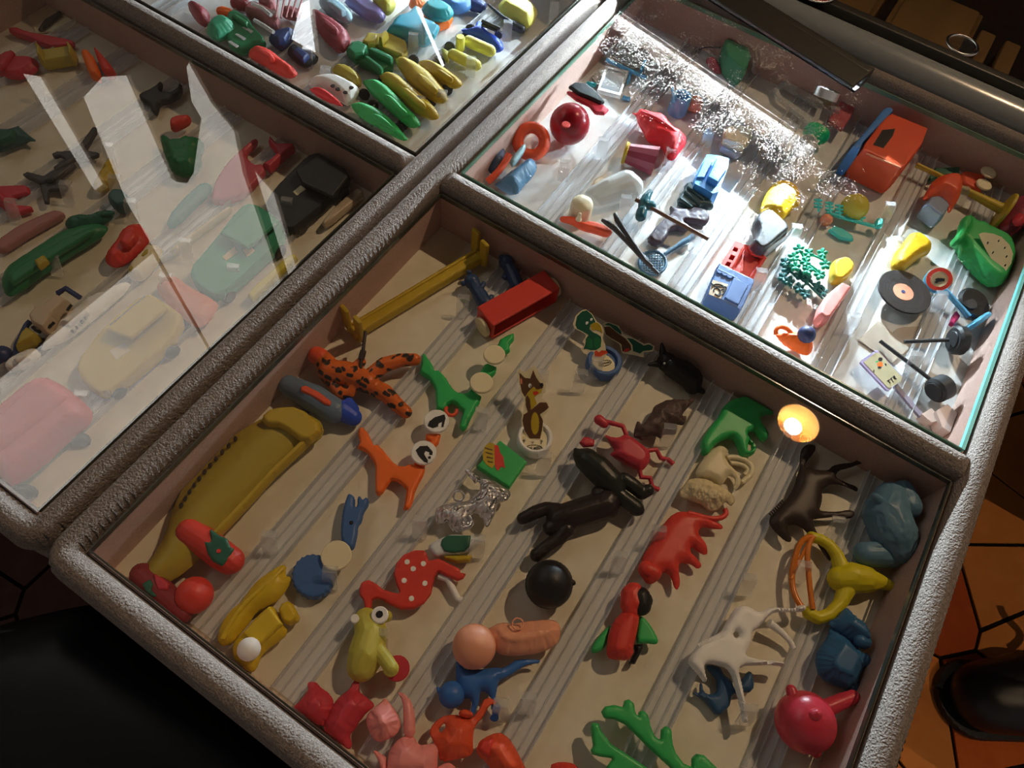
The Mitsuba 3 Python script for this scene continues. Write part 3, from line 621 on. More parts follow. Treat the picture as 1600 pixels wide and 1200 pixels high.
# dog on its base
k = thing("dog_stand", "brown dog cut-out standing on a round white base with lettering", "toy dog")
kb = part(k, "base", lathe("0,0 11.6,0 12.2,1 12,10 11.2,10.8 9.8,10.6 9.4,8 0,8", (834, 692), .3), "white")
part(kb, "label_disc", disc(835, 687, 9.2, 7.8, .7), "cream", "cream printed disc")
def strokes(cx, cy, s, segs, h):
    return cat_(*[slab([(cx + s * (a[0] + w * n[0]), cy + s * (a[1] + w * n[1])) for a, n in ((p, (-1, -1)), (p, (1, 1)), (q, (1, 1)), (q, (-1, -1)))] if abs((q[0] - p[0]) - (q[1] - p[1])) > .05 else [(cx + s * (a[0] + w * n[0]), cy + s * (a[1] + w * n[1])) for a, n in ((p, (-1, 1)), (p, (1, -1)), (q, (1, -1)), (q, (-1, 1)))], h, h + .3) for p, q, w in segs])
CHI = [((.55, -1), (-.5, -.75), .07), ((-.8, -.25), (.8, -.3), .07), ((.05, -.8), (.0, .3), .09), ((.0, .3), (-.4, .95), .09)]
TSU = [((-.6, -.4), (-.45, .05), .08), ((-.1, -.5), (.05, -.05), .08), ((.6, -.45), (.35, .4), .09), ((.35, .4), (-.2, .8), .09)]
part(kb, "lettering", cat_(strokes(818.5, 690, 3.2, CHI, 8.7), strokes(832, 691, 2.6, TSU, 8.7), strokes(846, 690.5, 3.2, CHI, 8.7)), "ink", "black lettering", smooth=False)
part(kb, "oval_logo", cat_(slab(ell(834.5, 700, 13, 4.8, 28, .02), 8.6, 8.9, [ell(834.5, 700, 12.2, 4.1, 28, .02)])), "ink", "black oval logo", smooth=False)
try:
    tm_ = meshkit.text_mesh("PeLeSio", .0021, .0002, True); tm_.apply_translation([-(tm_.bounds[1][0] + tm_.bounds[0][0]) / 2, -.001, 0])
    g_ = Frame((824, 700.6), (845, 700.2), 8.7); M_ = g_.M.copy(); tm_.apply_transform(M_)
    part(kb, "logo_letters", tm_, "ink", "black letters", smooth=False)
except Exception: pass
c = Card((835, 684), 8, .92)
kc = part(k, "card", c.cut(Z(za, "895,110 910,90 960,115 1000,90 1030,60 1065,85 1080,150 1110,190 1130,210 1130,260 1100,330 1160,380 1160,430 1120,480 1110,540 1115,600 1090,672 990,675 960,620 935,540 935,490 950,430 960,350 930,300 910,200"), 0, 1.2), "bone")
part(kc, "coat", cat_(c.cut(Z(za, "915,120 960,165 1005,170 1030,100 1055,160 1080,200 1112,225 1110,250 1060,265 1035,235 990,280 962,325 935,280 920,200"), 1.2, .25), c.cut(Z(za, "965,330 985,300 1003,345 1012,432 1085,368 1140,370 1160,410 1128,440 1085,468 1112,520 1102,600 1086,668 1000,668 960,605 940,520 950,470 985,450 970,400"), 1.2, .25)), "brown", "brown coat print")
part(kc, "muzzle", cat_(c.cut(Z(za, "975,298 1030,240 1060,262 1100,256 1098,285 1035,325 1062,382 1012,430 1004,345"), 1.46, .2), c.cut(ell(836, 662, 6.4, 17.5, 20), 1.46, .2)), "mustard", "yellow muzzle and belly print")
part(kc, "tongue", c.cut(Z(za, "1028,280 1060,275 1078,288 1050,312 1032,305"), 1.7, .15), "red", "red tongue")
part(kc, "eye", c.cut(ell(828, 603, 2.4, 3.6, 12), 1.6, .2), "white", "white eye"); part(kc, "nose", cat_(c.cut(ell(846, 602, 3, 3, 12), 1.7, .2), c.cut(ell(828.8, 604, 1, 1.6, 8), 1.82, .1)), "ink", "black nose")
part(kc, "ear", c.cut(Z(za, "920,165 938,175 940,215 925,215"), 1.5, .15), "coral", "pink ear")
# green tile with sticker
k = thing("toy_tile", "green square tile with a yellow and red burger sticker", "toy tile")
kc = part(k, "tile", puff(Z(za, "750,690 980,870 830,1092 555,912"), .5, 6.5, 1), "green")
part(kc, "sticker", slab(Z(za, "608,800 625,735 665,702 705,712 718,790 715,870 690,918 640,885 615,850"), 6.5, 6.9), "mustard", "yellow sticker")
part(kc, "sticker", slab(Z(za, "705,720 740,728 755,790 780,820 795,915 765,900 735,940 710,900"), 6.5, 7.0), "red", "red sticker")
part(kc, "sticker", cat_(*[slab(Z(za, f"{625+8*i},{740+38*i} {690+2*i},{760+34*i} {690+2*i},{770+34*i} {628+8*i},{752+38*i}"), 6.9, 7.1) for i in range(4)]), "brown", "brown lines", smooth=False)
# silver dog
k = thing("dog_figure", "shiny silver shaggy dog charm with a small ring on its back", "dog figure")
zs_ = (660, 720, 5.289)
part(k, "body", puff(Z(zs_, "105,400 160,370 250,345 330,340 380,330 420,295 470,250 480,190 440,160 500,145 560,150 610,175 680,225 725,250 730,285 700,330 660,340 620,360 600,440 575,490 545,545 520,545 500,490 420,430 400,480 410,520 380,560 330,590 260,595 215,540 205,500 170,530 110,520"), 2, 16, 6, bump=.0035), "silver")
part(k, "tail", tube("362,75,10 400,112,10 455,165,10", [1.3, 1.9, 2.6], zs_), "silver")
part(k, "loop", ring(716.7, 775, 3.3, .8, 13, axis=(.1, -.3, .9)), "chrome"); part(k, "paw", ring(727, 815, 4, 1.6, 11), "silver")
# black bullet figure and torso
solo("toy_rocket", "black bullet-shaped figure with two legs lying over the third rail", "toy figure", blob("898.8,702.7,15,1.2 905.1,711.5,14,4.5 916.6,718.9,14,8.2 934.5,733.6,14,9.4 951.3,750.4,14,9 961.8,762.0,13,6.5", "953.4,760.9,13,5 974.4,778.8,12,5 994.4,794.5,10,5.2 997.6,796.6,10,4", "974.4,749.4,13,5 989.2,758.8,12,5 1002.8,770.4,10,4.6 1012.3,766.2,11,4.2", res=1, it=5), "ironblack")
solo("figure_legs", "black trouser-shaped lower half of a figure, legs spread", "toy figure", blob("947.1,785.1,10,9.6 945.0,789.3,10,9.8 917.7,797.7,10,9.6 890.4,806.1,10,9.4 872.5,811.4,10,8.2", "871.5,797.7,11,5 852.5,794.5,10,4.4 835.7,800.8,10,4.6 816.8,810.3,9,4", "884.1,827.1,10,6 873.6,840.8,9,4.6 858.8,851.3,9,4.4 838.9,867.1,8,4.6", "869.4,820.8,11,5 859.9,825.0,10,5", "936.6,772.5,11,6 938.7,765.1,12,3.5", res=1, it=5, bump=.5), mat("torsoblack", (.016, .011, .011), .4, .4))
# lion, elephant, tiger, horses
solo("animal_figure", "green flat animal figure with a thick tail beside the ceiling light's reflection", "animal figure", puff(Z((1080, 600, 5.95), "82,545 130,460 190,380 250,310 280,235 330,180 390,145 480,125 560,130 630,165 700,185 760,205 820,235 815,270 760,285 700,280 660,300 635,330 650,380 700,440 715,490 700,525 665,535 630,500 600,440 560,440 510,475 540,520 580,560 600,600 590,640 560,670 520,672 500,682 460,682 448,640 420,560 380,500 320,510 250,545 200,590 160,650 120,670 95,640"), 1, 11, 3.5, holes=[Z((1080, 600, 5.95), "525,540 556,565 562,600 535,632 517,628 522,585")]), "green")
k = thing("lion_figure", "cream lion figure with a shaggy mane below the green animal", "lion figure")
zx = (1040, 680, 5.95)
part(k, "body", puff(Z(zx, "270,350 320,260 380,180 450,120 510,95 560,120 590,150 545,190 560,230 600,290 660,340 700,400 700,450 670,500 640,515 625,480 645,440 640,400 590,375 560,410 540,450 510,470 440,430 380,410 300,400"), 1, 11, 4), "bone")
part(k, "mane", puff(Z(zx, "120,530 180,450 220,405 300,400 380,410 440,440 540,490 600,530 640,580 640,630 600,660 580,640 550,620 520,660 480,700 430,715 380,690 330,640 260,620 200,600 140,580"), 1, 15, 7, bump=.003), "furcream", "shaggy mane")
part(k, "leg", tube("570,215,5 700,218,5 795,290,5 800,330,5 760,400,5 705,440,5", 1.9, zx, smooth=20), "bone"); part(k, "tail", tube("600,262,4 700,275,3.5 755,305,3.5 730,370,3.5", 1.6, zx, smooth=16), "bone")
k = thing("tiger_figure", "red tiger figure striding with a curled tail", "tiger figure")
part(k, "body", puff(Z(None, "1000,893 1003,870 1018,848 1030,830 1045,808 1060,799 1080,800 1098,806 1112,812 1128,820 1130,827 1115,827 1095,823 1090,834 1104,850 1106,866 1096,867 1080,853 1078,863 1090,873 1097,884 1090,890 1078,881 1062,880 1060,890 1063,912 1058,923 1053,918 1048,901 1038,893 1025,903 1012,909 1003,904"), 1, 12, 4.5), "red")
part(k, "tail", tube("1075,802,8 1100,808,8 1122,810,8 1134,803,8 1132,795,8", 1.7, smooth=24), "red")
part(k, "head", blob("1010,890,9,5.5 1020,895,9,5.5 1015,903,8,4"), "red")
zf = (1190, 680, 4.76); HB = "285,130 310,85 350,65 400,75 400,115 370,155 335,195 320,240 360,248 430,260 490,265 530,225 600,210 680,205 730,170 790,165 790,205 730,215 650,245 570,265 545,310 620,350 715,385 715,425 660,400 590,370 510,365 470,400 445,420 450,490 425,560 480,568 560,570 640,555 690,565 690,600 650,625 560,605 480,615 400,625 372,630 390,680 420,740 460,820 520,920 500,940 450,870 400,790 340,730 300,690 240,665 185,670 195,720 225,765 215,795 190,795 150,770 90,710 55,660 55,620 90,570 150,510 205,450 245,375 262,300 285,255"
k = thing("horse_figure", "dark brown horse figure lying on its side beside the blue hippo", "horse figure")
part(k, "body", puff(Z(zf, HB), 3, 12, 4), "umber")
part(k, "mane", cat_(*[tube(f"{78+12*i},{600-15*i},9 {58+13*i},{578-14*i},9", .8, zf) for i in range(8)]), "umber", smooth=False)
k = thing("hippo_figure", "large grey-blue hippo figure in the right corner of the near right tray", "hippo figure")
part(k, "body", blob("1392,778,15,11 1385,805,16,15 1395,832,16,15 1402,852,14,12", "1412,766,17,7 1418,790,18,9", bump=1.2), "slate" if 0 else mat("hippoblue", (.09, .19, .27)))
part(k, "jaw", blob("1352,866,11,8 1372,866,11,8.5 1392,868,10,8", "1350,856,14,3.5 1372,854,16,3.5"), "hippoblue"); part(k, "ear", blob("1372,782,25,3.5 1368,776,28,2.5"), "hippoblue")
# slingshot
k = thing("slingshot", "yellow slingshot with orange rubber bands", "slingshot")
part(k, "frame", blob("1312,905,9,8 1330,903,9,10 1352,905,9,8.5", "1350,906,9,8.5 1372,908,8,5 1394,917,7,3", "1316,892,9,5.5 1308,868,9,4.2 1296,852,9,3.8 1282,843,9,3.6 1268,839,9,3.6", "1322,922,9,5.5 1312,944,9,4.2 1296,960,9,3.8 1278,966,9,3.8 1264,958,9,4.2", res=.9), "yellowgreen" if 0 else mat("slingyellow", (.56, .48, .012)))
for i, a in enumerate(("1269,838,13 1250,850,12 1243,868,11 1238,890,10 1238,915,10 1244,935,11 1254,950,12", "1271,838,13 1262,860,13 1263,895,13 1266,925,13 1270,952,13", "1267,842,13 1255,864,12 1244,886,11 1236,905,11")): part(k, "band", tube(a, (1.9, 1.7, 1.2)[i], smooth=24), mat("bandorange", (.6, .17, .015), .25) if i == 0 else "bandorange", "orange rubber band")
# blue bear, red pig
k = thing("bear_figure", "deep blue translucent bear sitting at the right wall beneath the slingshot", "bear figure")
zbr = (1250, 940, 6.346)
part(k, "body", puff(Z(zbr, "150,600 160,510 210,430 270,350 290,250 340,230 420,340 520,420 600,500 670,525 665,600 640,660 600,700 560,790 540,880 490,890 400,860 300,820 210,770 165,680"), 1, 22, 8), "bearblue2" if "bearblue2" in scene else mat("bearblue2", (.025, .11, .24)))
part(k, "head", puff(Z(zbr, "285,210 300,185 350,170 400,110 450,60 490,75 530,150 600,195 660,235 680,280 670,335 710,360 712,420 690,460 620,480 540,430 420,350 330,260 295,245"), 3, 24, 6), "bearblue2")
part(k, "paw", blob("1349,1030,13,4 1355,1036,12,3.4"), "bearblue2"); part(k, "foot", blob("1328,1072,9,4.5 1334,1071,9,4"), "bearblue2"); part(k, "snout", blob("1344,1001,19,4 1352,1003,17,3.6"), "bearblue2")
k = thing("pig_figure", "round pinkish red pig figure with stubby limbs at the bottom right", "pig figure")
part(k, "body", ball(1258, 1128, 16.6, 17), "crimson" if 0 else mat("pigred", (.55, .04, .07), .3))
for a in ("1242,1098,20,4 1236,1078,20,3", "1288,1108,19,5 1310,1098,18,4.5 1333,1089,17,4", "1268,1158,10,5 1274,1174,8,3.5"): part(k, "limb", blob(a), "pigred")
part(k, "nose", blob("1272,1118,32,3.5 1276,1116,33,3"), "pigred")
# white horse, blue figure
k = thing("horse_figure", "white horse figure with a hole in its back beside the blue bear", "horse figure")
zw = (1060, 920, 4.533)
part(k, "body", puff(Z(zw, "65,510 90,465 140,395 200,355 260,330 300,305 330,250 365,190 400,135 450,118 500,130 545,160 590,160 650,130 720,135 820,140 860,112 895,120 900,155 860,165 780,165 700,165 650,180 600,240 560,280 515,310 515,370 490,430 470,470 520,490 600,505 700,510 750,520 750,560 715,550 640,540 540,545 470,545 420,570 440,650 470,790 490,920 490,950 450,950 440,850 400,700 380,620 340,560 270,540 210,530 180,540 185,590 205,650 180,665 150,625 110,575 75,540"), 8, 17, 3.5, holes=[ell(1149.8, 991.7, 5, 5, 14)]), "white")
part(k, "leg", tube("640,240,11 720,300,9 790,370,7 812,420,6", [2.6, 2, 1.7, 1.8], zw), "white")
part(k, "mane", cat_(*[tube(f"{140+13*i},{392-6*i},15 {152+13*i},{412-6*i},16.5", .7, zw) for i in range(8)]), "white", smooth=False)
k = thing("monkey_figure", "small dark blue figure with raised arms beneath the white horse's head", "toy figure"); mat("deepblue", (.02, .075, .17))
part(k, "body", puff(Z(zw, "90,740 110,730 150,740 148,670 165,665 175,730 215,750 265,740 275,660 250,620 200,570 195,540 250,540 300,560 320,610 370,640 400,740 370,780 360,840 270,910 225,850 190,800 130,760"), 1, 8, 3), "deepblue"); part(k, "foot", puff(Z(zw, "380,720 440,650 475,600 500,582 520,600 535,700 500,740 455,735 400,750"), 1, 8, 3), "deepblue")
# penguin bird
zn = (900, 880, 20 / 3)
k = thing("bird_figure", "red bird figure with green wings and a black face", "bird figure")
part(k, "body", puff(Z(zn, "500,478 560,465 610,475 662,525 652,640 622,780 592,890 607,922 555,1018 340,1002 314,930 330,760 390,600 470,520"), 4, 18, 5), "red")
part(k, "hood", blob("986,930,12,6.5 984,945,12,6 985,953,12,5", "990,925,12,6 990,942,12,6.5"), "red")
part(k, "face", blob("1000,934,12,6.8 1001,945,12,6.6", "1006,938,12,5.5"), "black", "black face"); part(k, "beak", blob("1013,937,12,2.6 1016,938,12,1.8"), "steel", "blue beak")
part(k, "wing", puff(Z(zn, "380,620 345,700 312,880 190,950 148,912 190,820 280,712"), 3, 9, 2.5), "green", "green wing"); part(k, "wing", puff(Z(zn, "645,540 700,562 770,640 860,800 842,852 700,832 615,842"), 5, 11, 2.5), "green", "green wing")
part(k, "tail", puff(Z(zn, "600,850 700,842 682,920 612,1052 538,1048 568,1000 612,922"), 2, 8, 2), "black", "black tail")
k = thing("toy_ball", "black ball with a seam and small nub", "toy ball")
part(k, "ball", ball(858, 913, 14.2), "black"); part(k, "seam", ring(858, 913, 14.2, .5, 14.2, axis=(.2, -.3, .93)), "coal"); part(k, "nub", blob("892,910,14,2.2 896,911,14,1.5"), "black")
# pink doll, blue monkey
k = thing("doll_figure", "pale pink doll figure with a round head lying above the blue monkey", "doll figure")
part(k, "head", ball(741, 1010, 12.6, 14.5), "peach"); part(k, "body", puff(Z(zj, "1020,545 1130,488 1200,500 1300,480 1450,470 1502,500 1502,602 1450,652 1330,692 1200,702 1120,690 1070,640"), 3, 20, 8, bump=.002), "peach"); part(k, "ring", ring(809, 975, 3.2, .5, 19.5), "peach")
k = thing("monkey_figure", "blue monkey figure with a long tail under the pink doll", "monkey figure"); zmk = (670, 1030, 5.6)
part(k, "body", puff(Z(zmk, "240,10 290,40 310,90 420,95 580,70 640,80 720,40 760,0 970,0 975,35 880,40 800,80 700,150 610,190 600,250 580,350 640,420 610,480 610,540 560,550 530,520 560,470 540,420 560,360 500,290 450,280 440,380 400,470 370,520 365,440 380,380 350,340 300,350 260,300 240,220 235,120"), 2, 13, 4), "blue"); part(k, "head", ball(705.7, 1085.5, 7.3, 9), "blue"); part(k, "ear", blob("688,1082,9,1.6 684,1075,9,.8"), "blue")
# frog with yoyo
k = thing("frog_figure", "yellow-green frog figure with goggle eyes holding a red disc", "frog figure")
part(k, "body", blob("572,968,9,7 580,990,10,9.5 572,1022,10,10.5 566,1040,9,9", "592,965,10,4 604,963,10,3.5", "590,1014,13,4.5 602,1030,15,4.2 612,1044,17,4"), "yellowgreen")
ke = part(k, "eye", disc(594, 962, 4.9, 15, 3), "white", "white eye"); part(ke, "pupil", disc(593, 960, 2, 18, .6), "ink", "black pupil"); part(k, "eye", disc(555, 968, 2.6, 13, 3), "white", "white eye")
part(k, "yoyo", disc(621, 1045, 7, 11, 3), "crimson", "red disc"); part(k, "fist", ring(611, 1045, 2.9, 1.5, 17), "yellowgreen")
# flamingo
k = thing("flamingo_figure", "flat red flamingo with white polka dots", "flamingo figure")
part(k, "body", puff(Z(zh, "220,1020 240,962 300,940 360,970 420,1020 500,1045 562,1055 530,980 505,890 530,800 590,732 680,695 762,695 782,720 800,780 880,765 920,780 1060,850 1062,880 1112,890 1090,930 1040,952 930,902 880,872 850,912 835,980 820,1060 760,1140 680,1186 570,1190 480,1150 420,1112 370,1096 332,1110 320,1190 270,1190 255,1110 225,1070"), 5, 10, 1.2), "red")
for x, y in ((620, 790), (755, 805), (670, 847), (595, 945), (768, 968), (656, 1095)): part(k, "spot", disc(520 + x * 3 / 16, 730 + y * 3 / 16, 1.6, 9.9, .4, edge=.1), "white", "white dot")
part(k, "leg", tube("880,905,5 960,935,5 1040,1090,4 1075,1112,3", 2.1, zh), "white", "white legs")
# clear bird
k = thing("bird_figure", "translucent white bird with a green wing and yellow belly", "bird figure")
part(k, "body", puff(Z(zh, "780,662 900,592 1000,560 1150,570 1262,602 1202,642 1150,702 1080,732 920,742 850,762"), 2, 9, 3), "frost"); part(k, "wing", puff(Z(zh, "900,650 910,602 950,570 1150,570 1140,662 1100,702 1000,716 930,702"), 8, 10.5, 1), "pine", "green wing"); part(k, "belly", puff(Z(zh, "920,742 1162,736 1140,790 1030,802 930,772"), 2, 9, 2), "mustard", "yellow belly")
# blue peacock
k = thing("bird_figure", "blue bird figure with a scalloped round body and a cream disc", "bird figure")
part(k, "body", puff([(490 + (33 + (2 if i % 2 else 0)) * math.cos(i * math.pi / 22) * .98, 902 + (34 + (2 if i % 2 else 0)) * math.sin(i * math.pi / 22)) for i in range(44)], 1, 9, 1.5, soft=0), "blue" if 0 else mat("midblue", (.045, .12, .32)))
part(k, "neck", puff(Z(zi, "1440,130 1460,82 1502,110 1497,190 1512,170 1515,112 1532,100 1545,130 1575,105 1592,150 1552,212 1545,262 1520,292 1516,352 1490,452 1418,405 1408,332 1420,202"), 4, 11, 2.5), "midblue"); part(k, "disc", disc(526, 869, 9.2, 9.5, 2.6), "cream", "cream disc"); part(k, "eye", disc(549, 817, 1.2, 10.8, .5), "ink")
# chicks
k = thing("chick_figure", "smooth yellow banana-shaped bird figure left of the blue bird", "bird figure")
zck = (330, 870, 5.01)
part(k, "body", puff(Z(zck, "45,650 70,540 150,420 230,360 300,260 380,170 470,110 560,60 590,75 580,150 630,160 600,250 520,350 440,390 350,440 300,520 220,620 150,690 80,700"), 1, 14, 5), mat("chickyellow", (.6, .42, .015))); part(k, "ridge", tube("90,640,12 180,470,14 300,330,14 440,210,13 560,90,10", 1.5, zck, smooth=16), "chickyellow")
k = thing("chick_figure", "yellow winged figure with a pale bead, below the banana-shaped bird", "bird figure")
part(k, "body", puff(Z(zck, "165,740 180,660 250,600 360,470 460,380 500,400 570,530 600,580 580,630 400,760 370,850 330,910 250,880 190,830"), 1, 14, 4), "chickyellow"); part(k, "plate", puff(Z(zck, "250,600 460,385 565,530 400,690 340,680"), 11, 17, 1.2), "chickyellow"); part(k, "knob", puff(Z(zck, "530,420 560,370 610,350 640,370 695,470 680,510 620,540 570,520"), 3, 13, 2), "chickyellow"); part(k, "bead", ball(389, 1014.5, 6.4, 17), "white", "pale bead")
# kokeshi
k = thing("capsule_figure", "red capsule figure with a dark green cat sticker", "capsule figure")
part(k, "body", blob("298,832,12,8.8 322,848,12,8.8 345,866,12,8.8 360,876,12,8.4", res=.9, it=4), "red"); part(k, "sticker", puff(Z(zi, "540,360 598,392 590,300 640,340 702,370 722,420 746,432 702,502 670,540 612,512 580,462"), 18.2, 21, 2), "pine", "dark green cat sticker"); part(k, "nose", disc(342, 861, 1.3, 21, .4), "red", "red nose")
solo("capsule_figure", "plain round red ball-headed figure at the left corner, right of the dark capsule", "toy ball", ball(304, 930, 10.6), "red")
k = thing("capsule_figure", "see-through dark red capsule with a green patch in the left corner", "capsule figure")
part(k, "shell", blob("222,898,9,7 245,918,9,7.4 270,942,9,7.2 285,958,9,6", res=.9, it=4), "darkred"); part(k, "patch", puff(Z(zi, "170,650 220,620 245,650 230,690 270,730 230,730 190,700"), 14, 17.2, 1.5), "pine", "green patch"); part(k, "patch", puff(Z(zi, "240,580 290,610 340,650 330,690 270,690 250,640"), 14, 17.4, 1.5), "crimson", "red patch")
# bottom row
k = thing("cat_figure", "dark red pair of cat heads with pointed ears at the bottom left edge", "cat figure")
zct = (440, 1050, 4.885)
part(k, "head", puff(Z(zct, "80,270 130,235 180,170 205,140 195,85 220,72 270,80 300,120 350,150 390,200 400,235 390,340 330,420 260,400 180,350 110,300"), 1, 15, 7), "crimson"); part(k, "body", puff(Z(zct, "310,430 360,330 400,235 450,180 520,130 545,75 575,57 595,80 590,150 640,185 700,235 710,265 650,310 600,370 560,440 520,480 540,560 520,595 460,570 380,500"), 1, 17, 7), "crimson")
k = thing("octopus_figure", "pink octopus-like figure with a round head and raised arm at the bottom edge", "toy figure")
part(k, "head", puff(Z(zct, "640,380 660,310 720,260 760,230 790,195 830,240 880,310 915,400 880,480 800,520 740,540 680,490"), 3, 21, 8), "pink"); part(k, "arm", puff(Z(zct, "880,150 930,160 990,220 1020,330 1020,500 930,500 930,330 925,220"), 8, 15, 4), "pink")
part(k, "body", puff(Z(zct, "820,600 880,520 950,480 1010,490 1050,560 1110,550 1190,545 1215,580 1190,640 1190,740 1150,820 790,820 810,680"), 2, 18, 7), "pink"); part(k, "arm", puff(Z(zct, "690,590 720,600 800,650 810,820 770,780 730,660"), 6, 11, 2), "pink"); part(k, "leg", puff(Z(zct, "1150,760 1230,700 1290,690 1340,740 1340,860 1150,860"), 4, 14, 4), "pink")
zmk = (670, 1030, 5.6)
k = thing("monkey_figure", "orange monkey figure with one raised arm at the bottom edge", "monkey figure")
part(k, "body", puff(Z(zmk, "0,640 40,560 120,500 190,485 260,490 350,520 400,500 450,420 480,350 530,335 600,370 590,400 530,400 480,500 400,590 385,700 390,830 300,870 100,900 80,800 30,700"), 2, 17, 7, holes=[Z(zmk, "85,612 138,552 148,600 100,648")]), "redorange"); part(k, "ear", puff(Z(zmk, "255,490 270,450 320,435 380,460 395,500 330,520"), 7, 16, 3), "redorange")
k = thing("toy_lump", "red-orange shell-like toy cut by the bottom edge of the photo, left of the green fronds", "toy shell")
part(k, "body", puff(Z(zmk, "415,790 440,720 500,680 580,645 640,645 700,690 760,780 800,860 850,960 880,1060 600,1060 500,900 430,840"), 1, 18, 7), "redorange"); part(k, "face", puff(Z(zmk, "420,790 460,715 568,680 560,780 530,870 470,840"), 9, 17.6, 2), "red", "darker red face")
solo("toy_lump", "small red bump showing at the very bottom edge beside the green fronds", "toy", puff(Z(None, "858,1195 875,1190 895,1192 904,1200 905,1235 862,1240"), 1, 10, 4), "red")
k = thing("seaweed_toy", "green branching seaweed toy at the bottom edge", "toy plant")
part(k, "frond", puff(Z(zl, "955,450 980,415 1040,405 1090,420 1100,380 1130,370 1160,395 1170,450 1190,490 1190,450 1220,437 1250,470 1265,540 1290,600 1325,625 1330,560 1360,535 1395,560 1402,640 1420,702 1470,770 1520,792 1520,740 1550,710 1600,720 1680,800 1702,900 1500,902 1380,792 1270,692 1180,602 1110,532 1040,497 975,490"), 10, 16, 2), "green")
part(k, "frond", puff(Z(zl, "888,550 900,515 940,520 960,570 1020,650 1120,715 1240,795 1340,870 1340,940 1000,940 990,790 1030,740 950,730 900,715 890,690 905,660"), 10, 16, 2), "green")
# ------------------------------------------------------------------ toys of the far right tray
ba, bb, bc, bd, be, bf, bg, bh, bi = (700, 150, 16 / 3), (950, 150, 16 / 3), (1200, 150, 4), (860, 300, 16 / 3), (1100, 300, 16 / 3), (1330, 400, 5.926), (1200, 500, 4), (860, 20, 16 / 3), (1380, 230, 7.273)
k = thing("toy_ball", "dark red see-through ball with a red cap and black brim near the left wall", "toy ball")
part(k, "ball", ball(890, 194, 17.5, 18), "tintred"); part(k, "core", ball(891, 193, 9, 16), "darkred"); part(k, "button", disc(884, 196, 3.8, 32, 1.5), "red", "red button")
part(k, "cap", puff(Z(bh, "128,662 200,670 300,705 430,770 488,815 450,850 370,842 320,780 210,730"), 24, 28, 1.5), "crimson", "red cap"); part(k, "brim", puff(Z(bh, "150,622 200,590 300,600 390,672 452,750 420,762 330,722 230,682"), 27, 31, 1.5), "black", "black brim")
k = thing("toy_gun", "blue toy water pump with a red ring and red rod in the left corner", "toy gun")
part(k, "body", puff(Z(ba, "375,745 450,700 520,642 600,592 680,510 732,560 742,612 700,682 640,732 570,832 480,790"), 2, 22, 7), "steel" if 0 else mat("pumpblue", (.06, .16, .27))); part(k, "barrel", puff(Z(ba, "510,545 640,390 652,450 540,602"), 20, 27, 3), mat("pumpgrey", (.2, .33, .36)))
part(k, "ring", ring(830, 221, 11.5, 5, 14, axis=(.3, -.5, .8)), "redorange", "red ring"); part(k, "rod", tube("762,284,10 775,272,13 788,255,16 795,242,18", 3, smooth=12), "redorange", "red rod"); part(k, "wheel", blob("782,238,13,4 776,252,11,6 772,264,9,5"), "slate" if 0 else mat("pumpdark", (.02, .045, .09)))
k = thing("toy_easel", "blue toy frame with grey marbled panels in the far left corner", "toy frame")
part(k, "panel", slab(Z(bh, "500,362 640,240 830,330 745,470 640,452"), 6, 7.5), "marbled", "grey marbled panel"); part(k, "panel", slab(Z(bh, "350,520 450,450 640,500 560,620 380,600"), 3, 4.5), "marbled", "grey marbled panel")
part(k, "bar", tube("465,392,9 800,545,9", 1.9, bh), "sky"); part(k, "bar", tube("790,400,8 755,490,8", 1.5, bh), "sky"); part(k, "bar", tube("668,500,6 645,590,4", 1.4, bh), "sky"); part(k, "bar", tube("600,705,2.5 665,722,2.5", 2, bh), "sky"); part(k, "bar", tube("430,645,2.5 540,675,2.5", 2, bh), "pumpblue"); part(k, "bar", tube("300,590,3 380,605,3", 2.2, bh), "teal")
k = thing("clear_frame", "clear rectangular toy frame standing on the marbled panels", "toy frame")
q = [(460, 455), (650, 500), (580, 705), (388, 655)]
part(k, "frame", slab(Z(bh, " ".join(f"{a},{b}" for a, b in q)), 9, 13, [Z(bh, "478,480 628,516 568,680 408,640")]), "cloudy"); part(k, "pane", slab(Z(bh, "478,480 628,516 568,680 408,640"), 10, 10.8), "clear")
k = thing("toy_pot", "sky blue toy pot with an upright handle, beside the peach ball", "toy pot")
part(k, "pot", lathe("0,0 8.3,0 9,2 8.6,19 7.8,20 6.2,19.5 6,4 0,3.5", (1057, 176), .3), "sky"); part(k, "handle", tube("1053,160,18 1052,146,22 1050,134,25", 1.2), "sky")
solo("toy_ball", "small peach ball behind the sky blue pot", "toy ball", ball(1086, 163, 7.5), "peach")
k = thing("toy_seal", "bright red seal-shaped toy in the middle of the left half", "toy animal")
part(k, "body", puff(Z(bh, "665,830 720,842 750,797 790,812 812,850 870,862 920,850 962,880 972,920 1040,992 1132,1032 1130,1102 1078,1160 1040,1220 1000,1240 960,1190 930,1092 800,1062 782,990 730,912 718,862"), 2, 22, 7), "red" if 0 else mat("brightred", (.72, .03, .04))); part(k, "ridge", tube("760,830,20 880,880,23 1000,960,22 1080,1040,19", 1.6, bh, smooth=16), "brightred")
f = Frame((981, 240), (1024, 252), 11)
k = thing("toy_bucket", "maroon toy bucket lying on its side with a yellow lid", "toy bucket")
part(k, "bucket", f.put(trimesh.creation.revolve(np.array([[0, -.5], [8.2, -.5], [8.5, 0], [12.5, f.L * .97], [12.7, f.L], [11.2, f.L], [7.2, 2], [0, 2]]), sections=12).apply_transform(trimesh.geometry.align_vectors([0, 0, 1], [1, 0, 0])).apply_translation([-f.L / 2, 0, 0])), "maroon", smooth=20); part(k, "lid", f.cyl(9.5, 3, (-f.L / 2 - 2.2, 0, 0), (1, 0, 0)), "mustard", "yellow lid")
